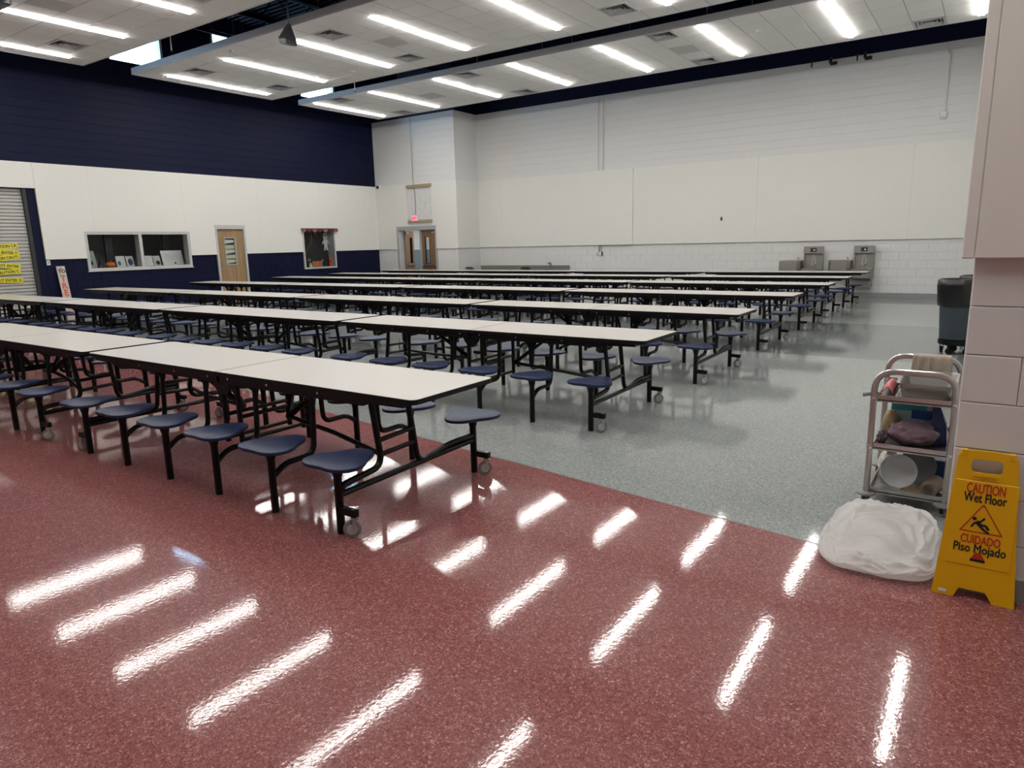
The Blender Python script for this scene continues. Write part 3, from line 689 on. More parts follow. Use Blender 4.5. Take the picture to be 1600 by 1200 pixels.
for i in range(lev+1):
    th_ = math.pi*i/lev
    for j in range(n):
        rr = 0.11*math.sin(th_)*(1+0.1*abs(math.cos(4*2*math.pi*j/n/1.0))); a = 2*math.pi*j/n; vs.append((rr*math.cos(a), rr*math.sin(a), 0.075-0.075*math.cos(th_)))
pv.add(vs, [(i*n+j, i*n+(j+1) % n, (i+1)*n+(j+1) % n, (i+1)*n+j) for i in range(lev) for j in range(n)]).build('body', ORANGE, pk, 1.0)
MB().tube([(0,0,0.14), (0.0,0.01,0.18), (0.01,0.03,0.2)], 0.012, 6).build('stem', GREENC, pk)
p = at((168, 400), 0, XL-0.58); wt = thing('witch_hat', 'black pointed hat decoration standing behind the pumpkin', 'decoration', (XL-0.57, p.y-0.20, 1.191))
MB().lathe([(0.10, 0), (0.10, 0.012), (0.07, 0.02), (0.03, 0.2), (0.012, 0.33), (0.0, 0.38)], 16).build('cone', INK, wt, 0.6); MB().lathe([(0.072, 0.03), (0.064, 0.07)], 16).build('band', mat('purple_band', (0.16, 0.06, 0.2), 0.6), wt)
p = at((153, 413), 0, XL-0.34); tag(MB().lathe([(0.045, 0), (0.055, 0.02), (0.055, 0.1), (0.05, 0.115), (0.0, 0.118)], 14).build('small_jar', mat('grey_jar', (0.2, 0.22, 0.2), 0.3), None, 0.6, (XL-0.5, p.y+0.0, 1.191)), 'small grey jar between leaflet and pumpkin', 'jar')

def wooden_door(name, label, y0, y1, z1):
    r = struct(place(name, None, None, (XL, (y0+y1)/2, 0)), label); h = (y1-y0)/2; t = 0.055
    MB().box(-0.15, 0.05, -h, -h+t, 0, z1).box(-0.15, 0.05, h-t, h, 0, z1).box(-0.15, 0.05, -h+t, h-t, z1-0.11, z1).build('door_frame', LGREYFRAME, r)
    q0, q1 = at((350.5, 371), 0, XL), at((371, 413.5), 0, XL); ly0, ly1, lz0, lz1 = q0.y-r.location.y-0.02, q1.y-r.location.y+0.02, q1.z, q0.z
    lf = MB()
    for a in cut_rects(-h+t, h-t, 0.01, z1-0.11, [(ly0, ly1, lz0, lz1)]): lf.box(-0.06, -0.01, a[0], a[1], a[2], a[3])
    leaf = lf.build('door_leaf', WOOD, r)
    R1 = [(ly0, lz0), (ly1, lz0), (ly1, lz1), (ly0, lz1)]; R2 = [(ly0+0.03, lz0+0.03), (ly1-0.03, lz0+0.03), (ly1-0.03, lz1-0.03), (ly0+0.03, lz1-0.03)]
    MB().ring(R1, R2, -0.065, 0.0, lambda u, v, w: (w, u, v)).build('lite_frame', GREYFRAME, r)
    pane = MB().box(-0.045, -0.04, ly0+0.03, ly1-0.03, lz0+0.03, lz1-0.03).build('pane', GLASS, r)
    SG = mat('pale_green_paper', (0.40, 0.43, 0.27), 0.6); SG2 = mat('pale_grey_paper', (0.46, 0.48, 0.42), 0.6)
    n = 5; dz = (lz1-lz0-0.08)/n
    for k in range(n):
        za = lz0+0.04+dz*k; e = 0.04*(-1)**k
        MB().add([(-0.038, ly0+0.04, za), (-0.038, ly1-0.04, za+max(0, e)), (-0.038, ly1-0.04, za+dz*0.78), (-0.038, ly0+0.04, za+dz*0.82+min(0, e)*0.5)], [(0,1,2,3)]).build('paper_strip', SG if k % 2 else SG2, pane)
    MB().tube(fillet([(-0.01, -h+t+0.07, 1.02), (0.05, -h+t+0.07, 1.02), (0.05, -h+t+0.21, 1.02)], 0.02), 0.011, 8).build('door_handle', CHROME, r)
    for z in (0.3, 1.1, 1.9): MB().lathe([(0.011, -0.06), (0.011, 0.06)], 8, (-0.0, h-t-0.005, z)).build('hinge', DULLSTEEL, r)
    MB().box(-0.32, -0.2, -h, h, 0, z1).build('room_side', DARKROOM, r)
    return r
wooden_door('door_2', 'oak door with papered window in the navy wall', d2[0], d2[1], d2[3])

# display case
dc = struct(place('window_6', None, None, (XL, (cs[0]+cs[1])/2, cs[2])), 'recessed glass display case with dark lining'); h = (cs[1]-cs[0])/2; Hh = cs[3]-cs[2]
R1 = [(-h, 0), (h, 0), (h, Hh), (-h, Hh)]; R2 = [(-h+0.05, 0.05), (h-0.05, 0.05), (h-0.05, Hh-0.05), (-h+0.05, Hh-0.05)]
MB().ring(R1, R2, -0.3, 0.05, lambda u, v, w: (w, u, v)).build('case_frame', LGREYFRAME, dc)
MB().box(-0.32, -0.29, -h, h, 0, Hh).build('case_back', mat('black_case_lining', (0.012, 0.013, 0.012), 0.8), dc)
MB().box(0.02, 0.026, -h+0.05, h-0.05, 0.05, Hh-0.05).build('pane', GLASS, dc)
XD = XL-0.27
def cy(px, X=XD): return at(px, 0, X)
def in_case(name, label, cat, mb_list, loc):
    r = thing(name, label, cat, loc)
    for nm, mb, m in mb_list: mb.build(nm, m, r, 0.7)
    return r
MUM = mat('white_felt', (0.62, 0.64, 0.63), 0.9)
p = cy((508, 379)); q = cy((508, 391.5)); z0 = q.z; hh = at((507.5, 364), 0, XD).z-z0
fig = MB(); S_ = hh/1.0
def outline(pts): return [(a*S_, b*S_) for a, b in pts]
half = [(0.0, 0.30), (0.035, 0.06), (0.05, 0.03), (0.15, 0.0), (0.16, 0.05), (0.11, 0.08), (0.11, 0.36), (0.115, 0.50), (0.20, 0.37), (0.25, 0.36), (0.24, 0.43), (0.12, 0.62), (0.13, 0.68), (0.155, 0.80), (0.13, 0.93), (0.06, 1.0)]
fig.prism(outline(half+[(-a, b) for a, b in half[::-1]]), -0.012, 0.012, lambda u, v, w: (w, u, v))
mm = thing('hanging_figure', 'white felt figure with arms down hanging in the display case', 'decoration', (XD+0.02, p.y, z0)); fig.build('body', MUM, mm)
for e in (-0.05, 0.05): MB().lathe([(0.026, 0.0), (0.026, 0.004), (0, 0.004)], 10, (0.012, e*S_, 0.86*S_), 'x').build('eye', INK, mm)
GAR1 = mat('plum_ribbon', (0.13, 0.035, 0.05), 0.6); GAR2 = mat('ochre_ribbon', (0.25, 0.11, 0.03), 0.6)
for pts, m, lb in ((((487.5, 366), (485, 380), (481, 388), (476.5, 398.5)), GAR2, 'plum and ochre ribbon slanting toward the oak door, in the case'), (((489.5, 361), (496, 376), (503, 388), (512.5, 401)), GAR1, 'plum ribbon slanting toward the felt figure, in the case')):
    tag(MB().tube([cy(q_, XD+0.05) for q_ in pts], 0.022, 6, False, 0.006).build('ribbon', m), lb, 'ribbon')
val = thing('scalloped_valance', 'dark rod with hanging pink scallops across the display case top', 'valance', (XL+0.09, dc.location.y, cs[3]-0.02))
MB().tube([(0, -h-0.06, 0), (0, h+0.07, 0)], 0.035, 8).build('rod', mat('dark_maroon', (0.05, 0.015, 0.015), 0.7), val)
for k in range(7):
    y = -h+0.0+k*(2*h)/6; sc = [(y+0.10*math.cos(a), 0.0+0.10*math.sin(a)) for a in [math.pi+math.pi*i/8 for i in range(9)]]
    MB().prism(sc, 0.028, 0.036, lambda u, v, w: (w, u, v)).build('scallop', mat('dusty_pink_felt', (0.30, 0.09, 0.10), 0.8) if k % 2 == 0 else mat('maroon_felt', (0.07, 0.02, 0.022), 0.8), val)
p0, p1 = cy((485.5, 416)), cy((500, 408.5))
bx = thing('framed_card', 'orange card in a pale frame on the display case floor', 'card', (XD+0.1, (p0.y+p1.y)/2, cs[2]+0.052)); a = (p1.y-p0.y)/2; hz = 0.19
MB().ring([(-a, 0), (a, 0), (a, hz), (-a, hz)], [(-a+0.03, 0.03), (a-0.03, 0.03), (a-0.03, hz-0.03), (-a+0.03, hz-0.03)], -0.01, 0.012, lambda u, v, w: (w, u, v)).build('frame', TAN, bx)
MB().box(-0.008, 0.0, -a+0.03, a-0.03, 0.03, hz-0.03).build('card', REDORANGE, bx); MB().box(0.0, 0.002, -a*0.6, a*0.3, 0.06, 0.12).build('stripe', ORANGE, bx)
p0, p1 = cy((511.5, 416)), cy((521, 402)); a = (p1.y-p0.y)/2
sg = thing('orange_block_sign', 'stepped orange sign at the felt figure end of the case floor', 'sign', (XD+0.1, (p0.y+p1.y)/2, cs[2]+0.052))
for k in range(3): MB().bbox(-0.015, 0.015, -a*(0.8 if k == 0 else 0.9), a*(0.8 if k == 0 else 1.0), 0.105*k, 0.105*k+0.098, 0.01).build('block', REDORANGE if k != 1 else mat('deep_orange_card', (0.45, 0.05, 0.02), 0.6), sg)
tag(MB().lathe([(0.0, 0.0), (0.045, 0.015), (0.06, 0.06), (0.045, 0.1), (0.0, 0.12)], 12).build('pink_ball', mat('mauve_felt', (0.28, 0.09, 0.15), 0.8), None, 1.0, (XD+0.06, cy((480.5, 406)).y, cs[2]+0.22)), 'mauve ball decoration hung low in the display case', 'decoration')
tag(MB().lathe([(0.0, 0.0), (0.035, 0.015), (0.045, 0.05), (0.035, 0.085), (0.0, 0.1)], 12).build('tan_ball', mat('tan_felt', (0.28, 0.17, 0.11), 0.8), None, 1.0, (XD+0.06, cy((501.5, 405)).y, cs[2]+0.2)), 'tan ball decoration hung low in the display case', 'decoration')
tag(MB().lathe([(0.06, 0.0), (0.055, 0.05), (0.03, 0.08), (0.04, 0.11), (0.0, 0.15)], 12).build('white_ornament', PAPER, None, 0.8, (XD+0.1, cy((482.5, 417)).y, cs[2]+0.052)), 'small white ornament in the corner of the display case floor', 'ornament')

# security camera in the corner
p = at((592.5, 293), 1, YA-0.04); sc_ = thing('security_camera', 'white dome camera high in the corner by the navy wall', 'camera', (p.x, YA-0.04, p.z))
MB().lathe([(0.10, 0.0), (0.10, -0.04), (0.085, -0.07), (0.0, -0.07)], 16, axis='y').build('housing', PAPER, sc_, 0.7); MB().lathe([(0.06, -0.07), (0.045, -0.105), (0.0, -0.12)], 14, (-0.01, 0, 0.0), 'y').build('lens_dome', INK, sc_, 1.0)

# ------------------------------------------------------------------ double doors
dd = struct(place('door_1', None, None, ((ad[0]+ad[1])/2, YA, 0)), 'brown double doors in grey frame, one leaf ajar'); hw = (ad[1]-ad[0])/2; Z1 = ad[3]; t = 0.09
MB().box(-hw, -hw+t, -0.05, 0.26, 0, Z1).box(hw-t*0.6, hw, -0.05, 0.26, 0, Z1).box(-hw+t, hw-t*0.6, -0.05, 0.26, Z1-0.13, Z1).build('door_frame', GREYFRAME, dd)
MB().box(0.08, 0.14, 0.04, 0.14, 0, Z1-0.13).build('mullion', GREYFRAME, dd)
def leaf(parent, w, loc, rz):
    r = place('door_leaf', None, parent, loc, rz); hh = Z1-0.14; ho = (w*0.52, w*0.78, 0.95, 1.85)
    lf = MB()
    for a in cut_rects(0, w, 0.01, hh, [ho]): lf.box(a[0], a[1], -0.022, 0.022, a[2], a[3])
    me = lf.mesh('door_leaf', WOOD2); bpy.data.objects.remove(r); r = place('door_leaf', me, parent, loc, rz)
    MB().box(ho[0], ho[1], -0.004, 0.004, ho[2], ho[3]).build('pane', GLASS, r)
    MB().ring([(ho[0]-0.02, ho[2]-0.02), (ho[1]+0.02, ho[2]-0.02), (ho[1]+0.02, ho[3]+0.02), (ho[0]-0.02, ho[3]+0.02)], [(ho[0], ho[2]), (ho[1], ho[2]), (ho[1], ho[3]), (ho[0], ho[3])], -0.028, 0.028, lambda u, v, w_: (u, w_, v)).build('lite_frame', DKFRAME, r)
    MB().bbox(w*0.1, w*0.95, -0.085, -0.05, 0.86, 0.93, 0.008).box(w*0.12, w*0.2, -0.05, -0.022, 0.87, 0.92).box(w*0.85, w*0.93, -0.05, -0.022, 0.87, 0.92).build('push_bar', STEEL, r)
    MB().box(w*0.06, w*0.3, -0.06, -0.022, hh-0.12, hh-0.06).build('door_closer', STEEL, r)
    return r
leaf(dd, 0.80, (-hw+t+0.03, 0.22, 0), math.radians(110)); leaf(dd, 0.70, (hw-t*0.6-0.002, 0.09, 0), math.radians(180)).scale = (1, -1, 1)
co = MB(); co.box(XL-0.2, XA-0.26, YA+3.2, YA+3.3, 0, 2.7).box(XL-0.3, XL-0.2, YA+0.3, YA+3.3, 0, 2.7).box(XL-0.2, XA-0.26, YA+0.26, YA+3.3, 2.7, 2.8).box(XA-0.26, XA-0.16, YW+0.31, YA+3.3, 0, 2.8)
co = struct(co.build('wall_corridor', PAPER), 'bright corridor beyond the double doors')
MB().box(XL-0.2, XA-0.26, YA+3.18, YA+3.2, 0, 1.40).box(XL-0.2, XL-0.18, YA+0.3, YA+3.18, 0, 1.40).build('wainscot', mat('blue_grey_wainscot', (0.2, 0.25, 0.29), 0.6), co)
MB().box(XL-0.2, XA-0.3, YA+0.26, YA+3.2, -0.1, 0.001).build('corridor_floor', mat('corridor_floor_grey', (0.3, 0.31, 0.31), 0.3), co)
lt = thing('corridor_light_offscreen', 'lit ceiling light in the corridor beyond the double doors', 'light', (-16.6, YA+1.8, 2.685)); MB().box(-0.6, 0.6, -0.15, 0.15, -0.05, 0.01).build('housing', LGREYFRAME, lt); MB().box(-0.58, 0.58, -0.13, 0.13, -0.058, -0.05).build('diffuser', CORR, lt)

# exit sign with conduit
p = at((648.5, 341), 1, YA-0.05); ex = thing('exit_sign', 'glowing red exit sign above the double doors', 'exit sign', (p.x, YA-0.01, p.z))
MB().bbox(-0.15, 0.15, -0.07, 0.0, -0.10, 0.10, 0.01).build('housing', PAPER, ex); MB().box(-0.13, 0.10, -0.074, -0.07, -0.085, 0.085).build('face', EXITRED, ex)
on_y('lettering', text_mesh('EXIT', 0.085, mat('exit_letter_red', (0.6, 0.02, 0.04), 0.5), 'lettering', 0.003), ex, (-0.015, -0.0755, -0.03))
tag(MB().tube([(p.x+0.02, YA-0.025, p.z+0.1), (p.x+0.02, YA-0.025, 3.5), (p.x-0.0, YA-0.065, 3.66), (p.x-0.0, YA-0.065, ZN)], 0.012, 6).build('conduit', DULLSTEEL), 'thin grey conduit running up the wall from the exit sign', 'conduit')

# ------------------------------------------------------------------ white wall fittings
for px, lb in ((935.0, 'white conduit up the white wall, on the double door side of its twin'), (942.5, 'white conduit up the white wall, on the fountain side of its twin')):
    p = at((px, 200), 1, YW); c_ = thing('conduit', lb, 'conduit', (p.x, YW, 0), group='twin conduits on the white wall')
    MB().tube([(0, -0.022, ZP+0.025), (0, -0.022, ZN-0.01)], 0.02, 8).build('pipe', WHITE, c_)
p = at((938, 396.5), 1, YW); eb = thing('outlet_box', 'pair of small electric boxes under the panel edge on white wall', 'outlet', (p.x, YW, p.z))
MB().bbox(-0.14, -0.05, -0.03, 0, -0.055, 0.055, 0.005).build('box', PAPER, eb); MB().bbox(-0.03, 0.06, -0.05, 0, -0.06, 0.06, 0.005).build('box', PAPER, eb); MB().lathe([(0.018, 0), (0.018, -0.004), (0, -0.004)], 10, (-0.095, -0.03, 0), 'y').build('socket', INK, eb); MB().box(0.06, 0.085, -0.05, 0.0, -0.06, 0.06).build('cover', DKFRAME, eb)
for x in (-0.03, 0.05): MB().tube([(x, -0.022, 0.05), (x, -0.022, ZR-p.z-0.002)], 0.014, 8).build('pipe', DULLSTEEL, eb)
p = at((1128, 342), 1, YW); tag(MB().bbox(-0.025, 0.025, -0.012, 0.0, -0.05, 0.05, 0.003).build('cable_port', DKFRAME, None, None, (p.x, YW-0.045, p.z)), 'tiny dark cable port in the white wall panel', 'port')
p = at((1474, 180), 1, YW); p1 = at((1478, 80), 1, YW); st = thing('alarm_box', 'small white alarm box on its own conduit high on white wall', 'alarm', (p.x, YW, p.z))
MB().bbox(-0.07, 0.07, -0.07, 0, -0.08, 0.08, 0.01).build('housing', PAPER, st); MB().box(-0.05, 0.05, -0.075, -0.07, -0.07, -0.03).build('strobe', DULLSTEEL, st); MB().tube([(0.02, -0.022, 0.08), (0.02, -0.022, p1.z-p.z-0.1), (-0.06, -0.022, p1.z-p.z+0.02), (-0.12, -0.022, ZN-p.z-0.03)], 0.02, 8).build('conduit', WHITE, st)
for i, px in enumerate(((1269, 96), (1298, 94), (1340, 88), (1352, 86))):
    p = at(px, 1, YW-0.1); b = thing('ceiling_bracket', ['small dark hook', 'dark clamp next to the hook', 'short dark hook by the last clamp', 'last dark clamp toward the aisle'][i]+' at the top of the white wall', 'bracket', (p.x, YW-0.1, ZN-0.02), group='brackets above the white wall')
    MB().tube([(0, 0.1, 0.05), (0, 0, 0.0), (0, -0.03, -0.12 if i % 2 == 0 else -0.08)], 0.018 if i % 2 == 0 else 0.035, 6).build('arm', DKFRAME, b)
    if i % 2: MB().bbox(0.0, 0.16, -0.06, 0.0, -0.14, -0.06, 0.01).build('clamp', DKFRAME, b)

def fountain(label, pxl, pxm, pxr):
    xl, xm, xr = [at((q, 407), 1, YW-0.2).x for q in (pxl, pxm, pxr)]
    r = thing('drinking_fountain', label, 'fountain', ((xl+xr)/2, YW, 0), group='drinking fountains'); X = lambda x: x-(xl+xr)/2
    # lower bowl unit
    P = [(X(xl), 0.0), (X(xm)-0.01, 0.0), (X(xm)-0.01, -0.36), (X(xm)-0.08, -0.44), (X(xl)+0.07, -0.44), (X(xl), -0.36)]
    MB().prism(P, 0.62, 0.93).build('basin_cabinet', FOUNT, r)
    I = [(X(xl)+0.04, -0.1), (X(xm)-0.05, -0.1), (X(xm)-0.05, -0.34), (X(xm)-0.10, -0.39), (X(xl)+0.10, -0.39), (X(xl)+0.04, -0.34)]
    O2 = [(a, b) for a, b in P]
    MB().ring(O2, I, 0.93, 0.955).build('basin_rim', STEEL, r); MB().tube(fillet([(X(xm)-0.12, -0.06, 0.95), (X(xm)-0.12, -0.06, 1.02), (X(xm)-0.12, -0.14, 1.02)], 0.03), 0.015, 8).build('bubbler', CHROME, r)
    # bottle filler tower with upper bowl
    a, b = X(xm), X(xr); zt = 1.31
    MB().bbox(a+0.03, b, -0.10, -0.06, 0.60, zt, 0.006).build('back_plate', FOUNT, r)
    MB().bbox(a+0.03, b, -0.17, -0.10, 1.12, zt, 0.01).build('filler_head', DULLSTEEL, r)
    MB().box(a+0.03, a+0.06, -0.15, -0.10, 0.80, 1.12).build('side_cheek', FOUNT, r); MB().box(b-0.03, b, -0.15, -0.10, 0.80, 1.12).build('side_cheek', FOUNT, r)
    m = (a+b)/2+0.02; MB().box(m-0.08, m+0.07, -0.174, -0.17, 1.17, 1.27).build('display', DKFRAME, r); MB().box(m-0.005, m+0.035, -0.177, -0.174, 1.20, 1.235).build('display_light', PAPER, r)
    bt = [(-0.045, 0), (0.045, 0), (0.045, 0.13), (0.018, 0.20), (0.018, 0.25), (-0.018, 0.25), (-0.018, 0.20), (-0.045, 0.13)]; bi = [(u*0.82, v*0.92+0.01) for u, v in bt]
    MB().ring(bt, bi, -0.106, -0.1, lambda u, v, w: (m+u, w, 0.84+v)).build('bottle_outline', PAPER, r)
    P = [(a, -0.06), (b, -0.06), (b, -0.40), (b-0.07, -0.48), (a+0.07, -0.48), (a, -0.40)]
    I = [(a+0.05, -0.14), (b-0.05, -0.14), (b-0.05, -0.38), (b-0.1, -0.43), (a+0.1, -0.43), (a+0.05, -0.38)]
    MB().prism(P, 0.52, 0.73).build('basin_cabinet', FOUNT, r); MB().ring(P, I, 0.73, 0.755).build('basin_rim', STEEL, r)
    MB().tube(fillet([(m+0.06, -0.13, 0.75), (m+0.06, -0.13, 0.84), (m+0.02, -0.2, 0.84)], 0.03), 0.013, 8).build('bubbler', CHROME, r)
    MB().bbox(a+0.02, b-0.02, -0.26, 0.0, 0.27, 0.52, 0.01).build('chiller_cover', FOUNT, r); MB().box(a+0.05, b, -0.06, 0.0, 0.52, 0.9).build('mount', FOUNT, r)
fountain('grey steel fountain with bottle filler, the one toward the double doors', 1220, 1253, 1285); fountain('grey steel fountain with bottle filler, the one toward the aisle', 1296.5, 1331, 1365)

# wash trough and chairs in the far corner
xa, xb = XA+0.06, at((883, 415), 1, YW-0.3).x
tg = thing('wash_trough', 'long grey steel trough against the white wall near the double doors', 'trough', ((xa+xb)/2, YW, 0)); hw = (xb-xa)/2
MB().bbox(-hw, hw, -0.06, -0.015, 0.30, 0.83, 0.006).build('splash_back', FOUNT, tg)
MB().ring([(-hw, -0.06), (hw, -0.06), (hw, -0.55), (-hw, -0.55)], [(-hw+0.04, -0.09), (hw-0.04, -0.09), (hw-0.04, -0.51), (-hw+0.04, -0.51)], 0.45, 0.68).build('basin_wall', FOUNT, tg); MB().box(-hw+0.03, hw-0.03, -0.52, -0.06, 0.43, 0.46).build('basin_floor', DULLSTEEL, tg)
for sx in (-1, 0, 1): MB().box(sx*(hw-0.1)-0.03, sx*(hw-0.1)+0.03, -0.5, -0.44, 0, 0.45).build('leg', DULLSTEEL, tg)
MB().tube(fillet([(hw-0.68, -0.08, 0.70), (hw-0.68, -0.08, 0.92), (hw-0.68, -0.24, 0.90)], 0.05), 0.028, 8).build('faucet', DULLSTEEL, tg)
def chair(px, label):
    p = at(px, 1, 18.72); r = thing('slat_back_chair', label, 'chair', (p.x, 18.72, 0), math.pi, group='black chairs by the trough')
    MB().bbox(-0.17, 0.17, -0.17, 0.17, 0.41, 0.44, 0.01).build('seat', BLACK, r)
    for sx in (-1, 1):
        for sy in (-1, 1): MB().tube([(sx*0.16, sy*0.17, 0.0), (sx*0.15, sy*0.15, 0.41)], 0.013, 6).build('leg', BLACK, r)
    MB().tube(fillet([(-0.165, 0.16, 0.42), (-0.165, 0.19, 0.80), (0.165, 0.19, 0.80), (0.165, 0.16, 0.42)], 0.07), 0.016, 8).build('backrest_frame', BLACK, r, 0.7)
    for k in range(4): MB().box(-0.095+0.055*k, -0.07+0.055*k, 0.17, 0.19, 0.44, 0.79).build('slat', BLACK, r)
chair((739, 417), 'black slat back chair at the corner end of the trough'); chair((826, 417), 'black slat back chair at the middle of the trough')

# ------------------------------------------------------------------ hung speaker, projector, sprinkler drops
p = at((449, 55), 1, 8.5); sp = thing('pendant_speaker', 'black wedge speaker hung in the gap between ceilings', 'speaker', (p.x, 8.5, p.z))
b1 = [(-0.13, -0.15), (0.13, -0.2), (0.17, 0.0), (0.02, 0.2), (-0.15, 0.02)]
bm = MB(); top = [(-0.02, 0.02, 0.24), (0.05, 0.02, 0.24), (0.05, 0.08, 0.24), (-0.02, 0.08, 0.24)]; mid = [(-0.2, -0.12, -0.05), (0.12, -0.16, -0.12), (0.19, 0.12, -0.16), (-0.1, 0.16, -0.1)]; low = [(-0.16, -0.1, -0.17), (0.1, -0.14, -0.21), (0.19, 0.1, -0.24), (-0.08, 0.13, -0.19)]
bm.add([(x*0.72, y*0.72, z*0.78) for x, y, z in top+mid+low], [(0,1,2,3), (8,9,10,11)]+[(i+4*k, (i+1) % 4+4*k, (i+1) % 4+4*(k+1), i+4*(k+1)) for k in (0, 1) for i in range(4)]).build('cabinet', DKFRAME, sp)
MB().tube([(0.014, 0.036, 0.17), (0.014, 0.036, ZD-0.8-p.z)], 0.012, 6).build('hanger_rod', DKFRAME, sp)
p = at((2, 2), 2, 5.42); pj = thing('projector', 'dark projector box hung below the front tile ceiling', 'projector', (p.x-0.1, p.y-0.15, 5.42))
MB().bbox(-0.28, 0.28, -0.22, 0.22, -0.08, 0.08, 0.02).build('body', DKFRAME, pj); MB().tube([(0, 0, 0.08), (0, 0, 0.26)], 0.025, 8).build('pole', DULLSTEEL, pj); MB().lathe([(0.05, 0.0), (0.05, 0.04), (0, 0.04)], 12, (0.29, 0.1, 0), 'x').build('lens', INK, pj)
for px, lb in (((267, 68), 'white sprinkler drop in the first gap between hung ceilings'), ((554, 133), 'white sprinkler drop in the gap before the far hung ceiling')):
    p = at(px, 1, 8.5 if px[0] < 300 else 13.3); q = thing('sprinkler_drop', lb, 'sprinkler', (p.x, p.y, p.z)); MB().tube([(0, 0, -0.12), (0, 0, ZD-0.06-p.z)], 0.011, 6).build('pipe', PAPER, q); MB().lathe([(0.03, -0.15), (0.012, -0.13), (0.012, -0.12)], 8).build('head', CHROME, q)

# ------------------------------------------------------------------ waste bins
def bin_(x, y, label, sc=1.0):
    r = thing('waste_bin', label, 'bin', (x, y, 0), group='waste bins by the pier')
    MB().lathe([(0.19, 0.19), (0.205, 0.2), (0.245, 0.78), (0.25, 0.9), (0.262, 0.91), (0.262, 0.955), (0.245, 0.96), (0.235, 0.9), (0.19, 0.25), (0.0, 0.24)], 28).build('body', CANBLUE, r, 0.7)
    n = 40; vs = []; lev = [(0.236, 0.80), (0.246, 0.965), (0.262, 0.985), (0.279, 0.975), (0.284, 0.90), (0.276, 0.78), (0.268, 0.68), (0.255, 0.635)]
    for i, (rr, z) in enumerate(lev):
        for j in range(n):
            a = 2*math.pi*j/n; w = 0.008*(i/7)*noise.noise((math.cos(a)*5, math.sin(a)*5, z*6)); dz = 0.03*(i == 7)*noise.noise((math.cos(a)*3, math.sin(a)*3, 2.0))
            vs.append(((rr+w)*math.cos(a), (rr+w)*math.sin(a), z+dz))
    MB().add(vs, [(i*n+j, i*n+(j+1) % n, (i+1)*n+(j+1) % n, (i+1)*n+j) for i in range(len(lev)-1) for j in range(n)]).build('liner', LINER, r, 1.2)
    MB().lathe([(0.0, 0.12), (0.2, 0.12), (0.215, 0.13), (0.215, 0.19), (0.0, 0.19)], 24).build('dolly', BLACK, r, 0.6)
    for k in range(5):
        a = 2*math.pi*k/5+0.5; c = MB(); c.box(-0.022, -0.018, -0.015, 0.02, 0.04, 0.12).box(0.018, 0.022, -0.015, 0.02, 0.04, 0.12).build('caster_fork', BLACK, r, None, (0.165*math.cos(a), 0.165*math.sin(a), 0), a)
        MB().lathe([(0, -0.014), (0.042, -0.014), (0.042, 0.014), (0, 0.014)], 14, (0, 0, 0.042), 'x').build('wheel', BLACK, r, None, (0.165*math.cos(a), 0.165*math.sin(a), 0), a)
bin_(-0.275, 10.85, 'slate plastic bin with black liner, nearest behind the pier'); bin_(-0.065, 11.75, 'slate plastic bin with black liner, half hidden behind another bin')

# ------------------------------------------------------------------ service cart
CX, CY0, CY1 = -0.285, 4.40, 5.02
ct = thing('service_cart', 'three shelf steel service cart beside the block pier', 'cart', (CX, (CY0+CY1)/2, 0)); hx, hy = 0.20, (CY1-CY0)/2
for s in (-1, 1):
    pth = fillet([(-hx, s*hy, 0.075), (-hx, s*hy, 0.815), (hx, s*hy, 0.815), (hx, s*hy, 0.075)], 0.11, 8)
    MB().tube(pth, 0.017, 8, False, 0.010).build('end_frame', STEEL, ct, 0.7)
for z, nm in ((0.645, 'shelf'), (0.355, 'shelf'), (0.085, 'shelf')):
    o = [(-hx+0.012, -hy+0.012), (hx-0.012, -hy+0.012), (hx-0.012, hy-0.012), (-hx+0.012, hy-0.012)]; i_ = [(a*0.965, b*0.985) for a, b in o]
    sh = MB().prism(o, z-0.006, z, lambda u, v, w: (u, v, w)).build('shelf', DULLSTEEL, ct); MB().ring(o, i_, z-0.014, z+0.026).build('shelf_lip', STEEL, sh)
for sx in (-1, 1):
    for sy in (-1, 1):
        MB().lathe([(0.04, 0.060), (0.052, 0.066), (0.052, 0.074), (0.04, 0.08), (0.0, 0.08)], 16, (sx*hx, sy*hy, 0)).build('bumper', TYRE, ct, 0.6)
        f = MB().box(-0.016, -0.013, -0.014, 0.014, 0.02, 0.06).box(0.013, 0.016, -0.014, 0.014, 0.02, 0.06).box(-0.016, 0.016, -0.014, 0.014, 0.056, 0.061).build('caster_fork', BLACK, ct, None, (sx*hx, sy*hy, 0), 0.6)
        MB().lathe([(0, -0.011), (0.025, -0.011), (0.025, 0.011), (0, 0.011)], 16, (0, 0.006, 0.026), 'x').build('wheel', TYRE, f)
        for z in (0.65, 0.36): MB().lathe([(0.012, 0.0), (0.01, -0.006), (0, -0.007)], 10, (sx*hx, sy*hy-0.010, z), 'y').build('bolt', CHROME, ct)
def cloth(name, label, cat, m, fn, nu, nv, thick=0.004, smooth=1.2):
    vs = [fn(i/(nu-1), j/(nv-1)) for i in range(nu) for j in range(nv)]
    o = MB().add(vs, [(i*nv+j, i*nv+j+1, (i+1)*nv+j+1, (i+1)*nv+j) for i in range(nu-1) for j in range(nv-1)]).build(name, m, None, smooth)
    md = o.modifiers.new('thickness', 'SOLIDIFY'); md.thickness = thick
    return tag(o, label, cat)
zt = 0.648
pan = thing('steel_pan', 'deep rectangular steel pan on the top cart shelf', 'pan', (-0.235, 4.68, zt))
def panring(a, b, z): return [(x, y, z) for x, y in rrect(-a, a, -b, b, 0.03, 3)]
